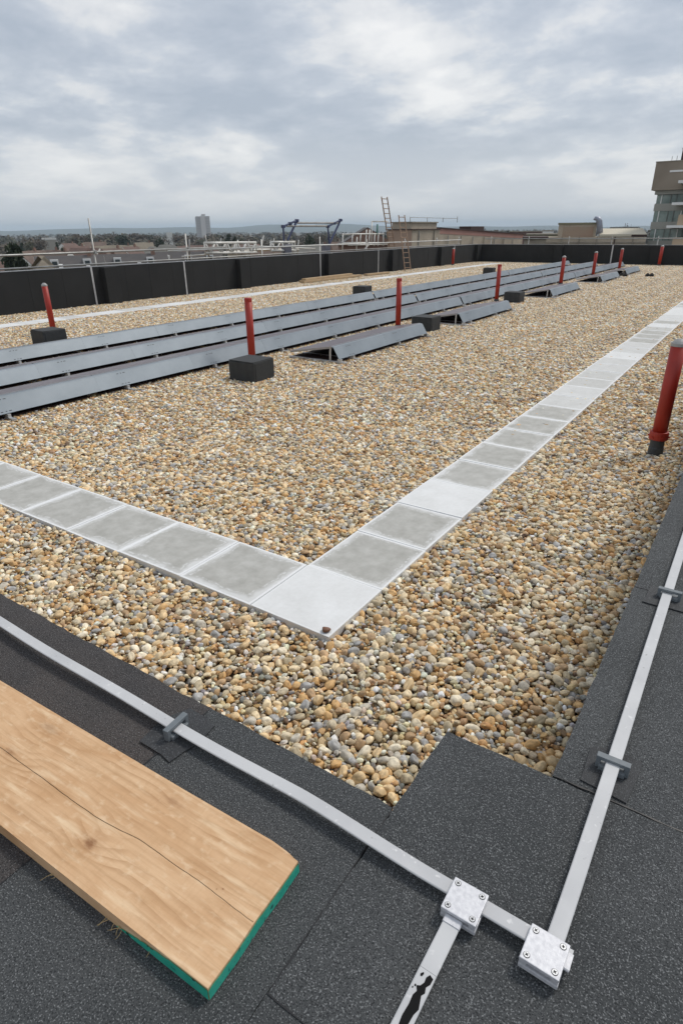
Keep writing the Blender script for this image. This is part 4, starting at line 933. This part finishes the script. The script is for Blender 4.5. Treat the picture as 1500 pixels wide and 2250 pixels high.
for k in range(5): wobj('downpipe', xform(tube([(L1*(0.2+0.17*k), -0.6, GZ), (L1*(0.2+0.17*k), -0.6, zt2-0.3)], 0.06, 6), M1), DKR if k == 3 else COPE, t)
# mixed sheds between the brick building and the plant room
for (xa, xb, yt, D, m, lb) in ((1152, 1200, 522, 70, COPE, 'low flat shed just right of the long brick building'), (1158, 1226, 514, 130, CLADG, 'dark flat-roofed shed behind the low tan building'), (1192, 1216, 506, 210, FRAME, 'small white roof box in the distance left of the plant room'), (1120, 1190, 508, 260, mat('brown_roofs', (0.14, 0.085, 0.07), 0.9), 'distant brown roof left of the white box'), (1340, 1400, 499, 330, mat('grey_roofs', (0.15, 0.15, 0.16), 0.9), 'distant grey roof line beside the modern building')):
    a, b = onD(xa, yt, D), onD(xb, yt, D); M1, L1 = oriented(a, b); t = thing('shed', lb, 'shed', (a.x, a.y, GZ), group='sheds and flat roofs beyond the far parapet')
    wobj('wall', xform(box(0, L1, 0, 8, GZ, a.z-0.12), M1), m, t); wobj('roof', xform(box(-0.2, L1+0.2, -0.2, 8.2, a.z-0.119, a.z+0.08), M1), DKR if m is COPE else COPE, t)
# modern building at the right
DM = 85.0; pa = onD(1421, 528, DM); zc = lambda y: onD(1440, y, DM).z
M1 = Matrix.Translation((pa.x, pa.y, 0)) @ Matrix.Rotation(rad(-2), 4, 'Z'); LM = 26.0
BRN = mat('bronze_cladding', (0.26, 0.215, 0.165), 0.6, var=(0.30, 0.25, 0.195), vscale=0.5); GRYB = mat('grey_band', (0.33, 0.33, 0.30), 0.7)
GLS = mat('green_glass', (0.14, 0.19, 0.175), 0.12, var=(0.30, 0.36, 0.33), vscale=0.9); MUL = mat('mullion', (0.13, 0.14, 0.13), 0.5); WSL = mat('white_slab_edge', (0.82, 0.82, 0.80), 0.6); BUFF = mat('buff_panel', (0.52, 0.40, 0.28), 0.8)
t = thing('modern_building', 'modern block with bronze top storey, green glazing and white balconies', 'building', (pa.x, pa.y, GZ))
wobj('core', xform(box(0.35, LM, 0.35, 14, GZ, zc(425)), M1), GRYB, t)
wobj('top_storey', xform(box(-0.45, LM, -0.5, 14.5, zc(418), zc(357)), M1), BRN, t)
wobj('roof_edge', xform(box(-0.5, LM, -0.55, 14.55, zc(357)+0.001, zc(355)), M1), COPE, t)
wobj('sign_panel', xform(box(1.1, 2.4, -0.56, -0.501, zc(380), zc(376)), M1), WSL, t)
wobj('soffit_band', xform(box(-0.1, LM, -0.1, 14, zc(427), zc(418)-0.001), M1), GRYB, t)
for (ya, yb) in ((427.5, 447), (459, 487), (498, 528), (541, 575)):
    z1_, z0_ = zc(ya), zc(yb); x_ = 0.15; k = 0
    while x_ < LM-1.4:
        w = (0.55, 0.95, 0.6, 0.75)[k % 4]; pn = wobj('window', xform(box(x_, x_+w-0.09, 0.22, 0.349, z0_, z1_), M1), GLS, t)
        wobj('mullion', xform(box(x_+w-0.089, x_+w-0.001, 0.15, 0.349, z0_, z1_), M1), MUL if k % 3 else WSL, t); x_ += w; k += 1
    wobj('floor_band', xform(box(0.05, LM, 0.12, 14, z0_-0.75, z0_-0.001), M1), GRYB, t)
for (y, xs) in ((403, 2.5), (449, 2.3), (497, 2.2), (545, 2.1)):
    z = zc(y); wobj('balcony_slab', xform(box(xs, LM, -2.6, 0.3 if y > 410 else -0.55, z-0.16, z+0.10), M1), WSL, t)
    wobj('balcony_panel', xform(box(xs+0.9, LM, -1.9, 0.0, z+0.101 if y > 500 else z+0.101, z+1.15), M1), BUFF if y > 460 else MUL, t) if y > 410 else None
pz0 = zc(356); wobj('penthouse', xform(box(2.0, 14, 0.8, 9, pz0, zc(331)), M1), mat('penthouse_glass', (0.10, 0.15, 0.19), 0.2, var=(0.3, 0.34, 0.38), vscale=0.8), t)
wobj('penthouse_end', xform(box(1.75, 2.1, 0.7, 1.4, pz0, zc(329)), M1), mat('dark_red_post', (0.06, 0.03, 0.035), 0.6), t)
wobj('penthouse_roof', xform(box(1.7, 14.2, 0.6, 9.2, zc(329)+0.001, zc(327)), M1), COPE, t)
for k in range(4): wobj('roof_rail_post', xform(tube([(0.8+k*0.5, 1.0, pz0), (0.8+k*0.5, 1.0, pz0+0.6)], 0.03, 6), M1), GALV, t)

# ------------------------------------------------------------------ town: houses, trees, tower
TILES = [mat('roof_slate', (0.085, 0.08, 0.08), 0.85, var=(0.11, 0.10, 0.095), vscale=0.6), mat('roof_red', (0.165, 0.105, 0.085), 0.9, var=(0.135, 0.09, 0.075), vscale=0.6), mat('roof_brown', (0.12, 0.085, 0.07), 0.9, var=(0.16, 0.115, 0.09), vscale=0.6), mat('roof_tan', (0.25, 0.215, 0.16), 0.9, var=(0.2, 0.17, 0.13), vscale=0.6), mat('roof_grey', (0.19, 0.185, 0.165), 0.9, var=(0.15, 0.145, 0.13), vscale=0.6)]
WLS = [mat('house_white', (0.68, 0.67, 0.63), 0.85), mat('house_brick', (0.23, 0.14, 0.105), 0.9), mat('house_cream', (0.5, 0.45, 0.35), 0.85), mat('house_pebbledash', (0.36, 0.33, 0.28), 0.9)]
def house(label, px, py, D, w, dep, pitch_h, face, roof, wall, dormers=0, hip=False, chim=True, sky_=0):
    """px, py = ridge centre in the photograph, D its distance; face = turn of the front away from the camera's bearing"""
    r = onD(px, py, D); rz = math.atan2(-r.x, r.y)+face
    t = thing('house', label, 'house', (r.x, r.y, GZ), rz=rz, group='houses of the town below'); zr = r.z-GZ; ze = zr-pitch_h
    obj('wall', box(-w/2, w/2, -dep/2, dep/2, 0, ze), WLS[wall], t)
    ov = 0.35; bm = BM(); hx = w*0.5+ov; hy = dep*0.5+ov; rx = hx-(dep*0.42 if hip else 0)
    v = [bm.verts.new(p) for p in ((-hx, -hy, ze-0.1), (hx, -hy, ze-0.1), (hx, hy, ze-0.1), (-hx, hy, ze-0.1), (-rx, 0, zr), (rx, 0, zr))]
    for f in ((0, 1, 5, 4), (2, 3, 4, 5), (1, 2, 5), (3, 0, 4), (3, 2, 1, 0)): bm.faces.new([v[i] for i in f])
    ro = obj('roof', bm, TILES[roof], t)
    if not hip:
        for s in (-1, 1):
            b = BM(); vv = [b.verts.new((s*(w/2-0.02), yy, zz_)) for yy, zz_ in ((-dep/2, ze), (dep/2, ze), (0, zr-0.25))]; vv2 = [b.verts.new((s*(w/2+ov+0.03), yy, zz_)) for yy, zz_ in ((-dep/2-ov*0.6, ze-0.1), (dep/2+ov*0.6, ze-0.1), (0, zr-0.1))]
            b.faces.new(vv); b.faces.new(vv2[::-1])
            for i in range(3): b.faces.new((vv[i], vv[(i+1) % 3], vv2[(i+1) % 3], vv2[i]))
            obj('gable', b, WLS[wall], t)
    if chim:
        b = box(w*0.28, w*0.28+0.6, -0.25, 0.3, zr-0.8, zr+0.6); box(w*0.28+0.06, w*0.28+0.24, -0.08, 0.1, zr+0.6, zr+0.8, bm=b); box(w*0.28+0.34, w*0.28+0.52, -0.08, 0.1, zr+0.6, zr+0.8, bm=b); obj('chimney', b, WLS[1], ro)
    for k in range(dormers):
        x = -w/2+w*(k+0.5)/dormers; yy = -dep*0.16; zz0 = zr-1.55
        dm = obj('dormer', box(x-0.58, x+0.58, yy-0.5, yy+1.2, zz0-0.1, zz0+1.05), FRAME, t); obj('pane', box(x-0.36, x+0.36, yy-0.56, yy-0.501, zz0+0.1, zz0+0.8), WIN, dm)
    for k in range(sky_):
        x = -w/2+w*(k+0.8)/max(1, sky_+0.4); sl_ = pitch_h/(dep/2+ov); yy = -dep*0.26; z_ = zr+yy*sl_
        obj('roof_light', xform(box(-0.3, 0.3, -0.5, 0.5, 0.0, 0.10), Matrix.Translation((x, yy, z_+0.02)) @ Matrix.Rotation(math.atan(sl_), 4, 'X')), FRAME, t)
    for k in range(3):
        x = -w/2+w*(k+0.5)/3; obj('window', box(x-0.6, x+0.6, -dep/2-0.06, -dep/2-0.001, ze-1.9, ze-0.7), WIN if wall != 1 else FRAME, t)
TL = ['slate', 'red', 'brown', 'tan', 'grey']
HS = [ # px, py, D, w, dep, pitch, face, roof, wall, dormers, hip, skylights, label
 (90, 562, 105, 5.2, 8, 3.4, 0.10, 3, 2, 0, True, 0, 'tan roof of a house by the dark conifers at far left'),
 (152, 561, 112, 9.5, 8, 3.2, 0.06, 0, 0, 2, False, 2, 'slate-roofed house with white dormers right of the tan roof'),
 (226, 563, 114, 4.5, 8, 2.8, 0.0, 3, 1, 0, False, 0, 'small red brick house with tan roof between the dormered houses'),
 (292, 557, 113, 10.2, 8, 3.2, 0.03, 0, 0, 2, False, 1, 'slate-roofed house with white dormers in the middle of the near row'),
 (346, 552, 118, 5.8, 8, 3.2, 0.0, 4, 3, 0, True, 0, 'plain grey hipped roof right of the middle dormers'),
 (412, 552, 115, 10.8, 8, 3.2, 0.0, 0, 0, 3, False, 0, 'slate-roofed house with three white dormers left of the lattice beams'),
 (4, 574, 118, 5, 8, 3, 0.3, 1, 1, 0, False, 0, 'red roof at the left edge beside the conifers'),
 (62, 551, 190, 8, 7, 3, 0.9, 2, 0, 0, False, 0, 'white gabled house above the guard rail at far left'),
 (100, 549, 200, 9, 8, 3.2, 0.2, 2, 2, 0, False, 0, 'brown-roofed house beyond the tan roof'),
 (128, 551, 185, 7, 7, 3, -0.8, 2, 0, 0, False, 0, 'brown house with a white gable left of the tall pole'),
 (165, 540, 230, 9, 8, 3.4, 0.7, 1, 2, 0, False, 0, 'red-roofed house left of the tall pole'),
 (186, 544, 200, 8, 7, 3, -0.5, 1, 0, 0, False, 0, 'red-roofed house with pale gable just left of the tall pole'),
 (222, 540, 215, 12, 8, 3.4, 0.15, 3, 2, 0, True, 0, 'broad tan hipped roof right of the tall pole'),
 (246, 545, 190, 7, 7, 3, 0.8, 2, 1, 0, False, 0, 'brown roof in front of the broad tan roof'),
 (262, 538, 250, 10, 8, 3.2, 0.0, 3, 0, 0, False, 0, 'pale long roof in the middle of the town'),
 (286, 541, 220, 7, 7, 3.2, 0.9, 1, 0, 0, False, 0, 'red roof with white gable near the middle of the town'),
 (316, 532, 300, 7, 7, 2.2, 0.1, 3, 3, 0, False, 0, 'square buff house left of the round dark tree'),
 (310, 540, 230, 8, 8, 3, 0.0, 3, 2, 0, True, 0, 'tan hipped roof left of the round dark tree'),
 (335, 541, 225, 8, 8, 3, 0.1, 4, 2, 0, True, 0, 'grey hipped roof below the round dark tree'),
 (367, 537, 235, 11, 8, 3.4, 0.0, 4, 2, 0, True, 0, 'larger grey hipped roof right of the round dark tree'),
 (400, 540, 240, 9, 8, 3, 0.5, 1, 1, 0, False, 0, 'red-brown roof right of the larger grey roof'),
 (440, 538, 260, 12, 8, 3, 0.2, 1, 1, 0, False, 0, 'long red roof below the tower block'),
 (206, 531, 340, 10, 8, 3.2, 0.4, 2, 2, 0, False, 0, 'small brown roof behind the tall pole'),
 (150, 534, 330, 9, 8, 3, 0.9, 1, 0, 0, False, 0, 'distant red roof left of the tall pole'),
 (590, 541, 200, 12, 8, 3, 0.2, 2, 3, 0, False, 0, 'brown roof seen through the lattice beams'),
 (540, 536, 240, 11, 8, 3, 0.6, 1, 2, 0, False, 0, 'red roof seen above the middle lattice beam'),
 (688, 538, 170, 10, 8, 3, 0.2, 4, 3, 0, False, 0, 'grey roof between the arms of the blue frame'),
 (770, 530, 150, 9, 8, 3, 0.3, 2, 1, 0, False, 0, 'brown roof behind the pale scaffold tubes'),
 (803, 499, 88, 5.0, 7, 2.0, math.pi/2+0.1, 0, 1, 0, False, 0, 'dark gabled brick house rising behind the pale scaffold tubes'),
]
for h in HS: house(h[12], h[0], h[1], h[2], h[3], h[4], h[5], h[6], h[7], h[8], h[9], h[10], chim=not h[10] and h[2] < 400 and h[0] != 803, sky_=h[11])
# far white block, white flat roof and tower block
a, b = onD(365, 510, 700), onD(378, 510, 700); M1, L1 = oriented(a, b); t = thing('white_block', 'small white block of flats left of the tower block', 'building', (a.x, a.y, GZ)); wobj('wall', xform(box(0, L1, 0, 8, GZ, a.z), M1), WLS[0], t); wobj('stair_core', xform(box(L1+0.01, L1+2.2, 1, 8, GZ, a.z-1.5), M1), WLS[3], t)
a, b = onD(92, 523, 620), onD(122, 523, 620); M1, L1 = oriented(a, b); t = thing('white_shed', 'long white roof of a distant shed at the far left', 'shed', (a.x, a.y, GZ)); wobj('wall', xform(box(0, L1, 0, 20, GZ, a.z-1.3), M1), WLS[3], t); wobj('roof', xform(box(-0.5, L1+0.5, -0.5, 20, a.z-1.299, a.z), M1), WLS[0], t)
TG, TGL = mat('tower_dark', (0.50, 0.49, 0.485), 0.8), mat('tower_light', (0.66, 0.64, 0.62), 0.8)
D = 1150.0; a, b = onD(428, 474, D), onD(460, 474, D); M1, L1 = oriented(a, b); t = thing('tower_block', 'tall grey residential tower block on the skyline', 'tower block', (a.x, a.y, GZ)); zt_ = a.z
wobj('left_wing', xform(box(0, L1*0.36, 3, 22, GZ, zt_-1), M1), TG, t); wobj('centre', xform(box(L1*0.3601, L1*0.68, 0, 22, GZ, zt_+0.5), M1), TGL, t); wobj('right_wing', xform(box(L1*0.6801, L1, 2, 22, GZ, zt_-0.3), M1), mat('tower_mid', (0.57, 0.555, 0.54), 0.8), t)
wobj('lift_house', xform(box(L1*0.45, L1*0.72, 6, 16, zt_+0.501, zt_+3.2), M1), TG, t)
nst = 15; hh = (zt_-GZ)/nst
for k in range(nst):
    z = GZ+k*hh
    for (x0, x1, yy) in ((1.0, L1*0.34, 3), (L1*0.72, L1-1.0, 2)):
        wobj('window_band', xform(box(x0, x1, yy-0.12, yy-0.002, z+hh*0.40, z+hh*0.80), M1), mat('tower_window', (0.40, 0.40, 0.405), 0.4), t)

# trees
def leaf_cloud(n, size, blobs, seed):
    r = np.random.default_rng(seed); vs, fs = [], []
    for i in range(n):
        c, ra = blobs[r.integers(len(blobs))]; d = r.normal(size=3); d /= np.linalg.norm(d); p = np.array(c)+d*np.array(ra)*r.uniform(0.45, 1.05)
        u = r.normal(size=3); u /= np.linalg.norm(u); w = np.cross(u, r.normal(size=3)); w /= np.linalg.norm(w); s = size*r.uniform(0.5, 1.3); k = len(vs)
        vs += [p-u*s-w*s*0.5, p+u*s*0.9-w*s*0.6, p+u*s+w*s*0.6, p-u*s*0.8+w*s*0.5]; fs.append((k, k+1, k+2, k+3))
    me = bpy.data.meshes.new('crown'); me.from_pydata([tuple(v) for v in vs], [], fs); return me
def trunk_mesh(h, r, limbs, seed):
    rr = random.Random(seed); b = tube([(0, 0, 0), (0.05*h*rr.uniform(-0.3, 0.3), 0.02*h, h*0.4), (0, 0, h*0.78)], [r, r*0.7, r*0.2], 6)
    for k in range(limbs):
        a = k*2.4+rr.random(); z = h*rr.uniform(0.28, 0.6); L = h*rr.uniform(0.25, 0.42); tube([(0, 0, z), (math.cos(a)*L*0.5, math.sin(a)*L*0.5, z+L*0.45), (math.cos(a)*L*0.8, math.sin(a)*L*0.8, z+L*0.95)], [r*0.4, r*0.25, r*0.08], 5, b)
    me = bpy.data.meshes.new('trunk'); b.to_mesh(me); b.free(); return me
BARK = mat('bark', (0.075, 0.06, 0.045), 0.95)
LEAF = {'green': mat('evergreen_leaf', (0.022, 0.034, 0.016), 0.8, var=(0.035, 0.05, 0.022), vscale=0.5), 'brown': mat('bare_twig', (0.12, 0.092, 0.07), 0.9, var=(0.11, 0.09, 0.065), vscale=0.4), 'olive': mat('olive_leaf', (0.085, 0.085, 0.05), 0.85, var=(0.11, 0.10, 0.06), vscale=0.4)}
KINDS = {}
def kind_meshes(kind, k):
    key = (kind, k)
    if key in KINDS: return KINDS[key]
    r = random.Random(hash(kind) % 97+k if False else k*13+len(kind)); blobs = []
    if kind == 'conifer':
        for i in range(9): z = 0.12+0.86*i/9; w = 0.20*(1-i/9.5)+0.03; blobs.append(((r.uniform(-0.02, 0.02), r.uniform(-0.02, 0.02), z), (w, w, 0.08)))
        me = leaf_cloud(900, 0.028, blobs, k); me.materials.append(LEAF['green'])
    elif kind == 'bare':
        for i in range(9): a = r.uniform(0, 6.28); q = r.uniform(0, 0.24); blobs.append(((math.cos(a)*q, math.sin(a)*q, r.uniform(0.42, 0.8)), (r.uniform(0.12, 0.2),)*2+(r.uniform(0.12, 0.2),)))
        me = leaf_cloud(900, 0.020, blobs, k+40); me.materials.append(LEAF['brown'])
    else:
        for i in range(10): a = r.uniform(0, 6.28); q = r.uniform(0, 0.25); blobs.append(((math.cos(a)*q, math.sin(a)*q, r.uniform(0.35, 0.78)), (r.uniform(0.13, 0.22),)*2+(r.uniform(0.12, 0.2),)))
        me = leaf_cloud(1100, 0.030, blobs, k+80); me.materials.append(LEAF['green' if kind == 'round' else 'olive'])
    tm = trunk_mesh(1.0, 0.03, 2 if kind == 'conifer' else 6, k); tm.materials.append(BARK); KINDS[key] = (tm, me); return KINDS[key]
def tree(label, px, py, D, wpx, kind, k):
    tp = onD(px, py, D); h = tp.z-GZ; w = wpx*D/1329*1.0; base = {'conifer': 0.40, 'bare': 0.66, 'round': 0.72, 'olive': 0.72}[kind]
    t = thing('tree', label, 'tree', (tp.x, tp.y, GZ), rz=k*1.7, group='trees of the town below'); s = w/base; tm, cm = kind_meshes(kind, k % 4)
    for nm, me in (('trunk', tm), ('crown', cm)):
        o = bpy.data.objects.new(nm, me); COL.objects.link(o); o.parent = t; o.scale = (s, s, h)
TR = [(13, 522, 96, 60, 'conifer', 0, 'tall dark conifer at far left, left of its twin'), (31, 526, 98, 56, 'conifer', 1, 'tall dark conifer at far left, right of its twin'),
 (46, 530, 330, 14, 'conifer', 2, 'slim dark conifer behind the far left roofs'), (123, 528, 260, 14, 'conifer', 3, 'small dark conifer left of the tall pole'), (136, 540, 190, 16, 'conifer', 1, 'low dark conifer among the left roofs'),
 (82, 517, 420, 36, 'bare', 0, 'broad bare tree at far left under the hills'), (62, 524, 380, 30, 'olive', 1, 'olive tree under the hills at far left'), (150, 520, 450, 34, 'bare', 2, 'bare brown tree left of the tall pole'), (170, 508, 520, 38, 'bare', 3, 'high bare tree just left of the tall pole'), (195, 510, 540, 26, 'olive', 0, 'olive-brown tree behind the tall pole'),
 (228, 512, 560, 40, 'bare', 1, 'bare tree just right of the tall pole'), (247, 505, 600, 26, 'bare', 2, 'highest bare tree in the middle of the skyline'), (270, 510, 480, 38, 'round', 0, 'dark rounded tree in the middle of the skyline'), (300, 507, 620, 40, 'bare', 3, 'wide bare tree left of the round dark tree'), (322, 508, 640, 30, 'olive', 2, 'olive tree behind the square buff house'),
 (349, 514, 300, 32, 'round', 1, 'compact round dark evergreen tree in the middle of the town'), (388, 511, 640, 40, 'bare', 0, 'bare tree right of the white block'), (412, 514, 560, 44, 'bare', 1, 'russet bare tree left of the tower block'), (440, 518, 480, 40, 'bare', 2, 'russet bare tree below the tower block'), (475, 510, 620, 34, 'olive', 3, 'olive tree right of the tower block'),
 (501, 510, 300, 22, 'conifer', 2, 'dark conifer above the nearest lattice beam'), (514, 515, 310, 18, 'conifer', 0, 'smaller dark conifer above the nearest lattice beam'), (488, 520, 330, 18, 'round', 2, 'low dark bush tree above the nearest lattice beam'), (550, 516, 380, 26, 'bare', 3, 'dark bare tree above the middle lattice beam'), (575, 520, 420, 30, 'bare', 0, 'brown bare tree right of the middle lattice beam'), (602, 519, 400, 26, 'olive', 1, 'olive tree left of the blue frame'), (530, 519, 500, 30, 'olive', 0, 'distant olive tree above the lattice beams'),
 (640, 512, 700, 30, 'olive', 3, 'olive tree inside the left arm of the blue frame'), (678, 503, 200, 38, 'round', 3, 'large dark rounded tree between the arms of the blue frame'), (700, 506, 320, 30, 'bare', 1, 'bare tree right of the large dark tree'), (735, 506, 230, 34, 'bare', 2, 'bare tree inside the right arm of the blue frame'), (728, 520, 240, 30, 'olive', 2, 'olive shrub tree below the right arm of the blue frame'), (655, 520, 260, 30, 'bare', 3, 'brown tree left of the large dark tree'),
 (782, 512, 400, 40, 'bare', 0, 'bare tree behind the pale scaffold tubes'), (845, 506, 200, 26, 'round', 0, 'dark tree beside the foot of the tall ladder'), (760, 514, 420, 24, 'olive', 1, 'olive tree left of the pale scaffold tubes'),
 (1380, 484, 420, 16, 'bare', 2, 'slim bare tree on the skyline beside the modern building'), (1336, 497, 520, 16, 'round', 1, 'small dark tree right of the curved duct'), (1060, 499, 500, 24, 'bare', 1, 'bare tree over the red roof of the brick building'), (1095, 500, 640, 24, 'bare', 3, 'distant bare tree over the end of the red roof'), (1175, 501, 700, 26, 'bare', 0, 'distant bare tree left of the plant room'), (1400, 497, 600, 26, 'bare', 1, 'distant bare tree against the modern building')]
for q in TR: tree(q[6], *q[:6])
# the mass of far woods that nobody could count
r = np.random.default_rng(5); vs, fs = [], []
for i in range(900):
    az = math.radians(r.uniform(-75, 12)); D = 430*math.exp(r.uniform(0, 2.2)); R_ = r.uniform(3.5, 8.0); H_ = r.uniform(6, 13); cx, cy = D*math.sin(az), D*math.cos(az)
    for j in range(85):
        d = r.normal(size=3); d /= np.linalg.norm(d); d[2] = abs(d[2])*1.0; p = np.array((cx+d[0]*R_*1.2, cy+d[1]*R_*1.2, GZ+H_*0.35+d[2]*H_*0.65))+r.normal(0, 0.5, 3)
        u = np.cross(d, r.normal(size=3)); u /= np.linalg.norm(u); w = np.cross(d, u); w /= np.linalg.norm(w); u += d*r.uniform(-0.5, 0.5); s_ = r.uniform(0.5, 1.3)*R_/5; k = len(vs)
        vs += [tuple(p-u*s_-w*s_*0.5), tuple(p+u*s_*0.9-w*s_*0.6), tuple(p+u*s_+w*s_*0.6), tuple(p-u*s_*0.8+w*s_*0.5)]; fs.append((k, k+1, k+2, k+3))
me = bpy.data.meshes.new('far_woods'); me.from_pydata(vs, [], fs)
tag(obj('far_woods', me, mat('far_wood_leaf', (0.125, 0.098, 0.075), 0.9, var=(0.065, 0.07, 0.045), vscale=0.03)), 'mass of distant brown and green trees and hedges behind the town', 'woods', kind='stuff')

# ------------------------------------------------------------------ haze
hz = obj('haze', box(-13500, 13500, -13500, 13500, GZ-4.0, 130.0), None)
m = bpy.data.materials.new('haze_air'); m.use_nodes = True; n, l = m.node_tree.nodes, m.node_tree.links
for q in list(n):
    if q.type == 'BSDF_PRINCIPLED': n.remove(q)
pv = n.new('ShaderNodeVolumePrincipled'); pv.inputs['Color'].default_value = (0.71, 0.87, 1.0, 1); pv.inputs['Density'].default_value = 1.4e-4; pv.inputs['Anisotropy'].default_value = 0.0
l.new(pv.outputs[0], n['Material Output'].inputs['Volume']); hz.data.materials.append(m)
tag(hz, 'thin bluish haze filling the air out to the hills', 'haze', kind='stuff')
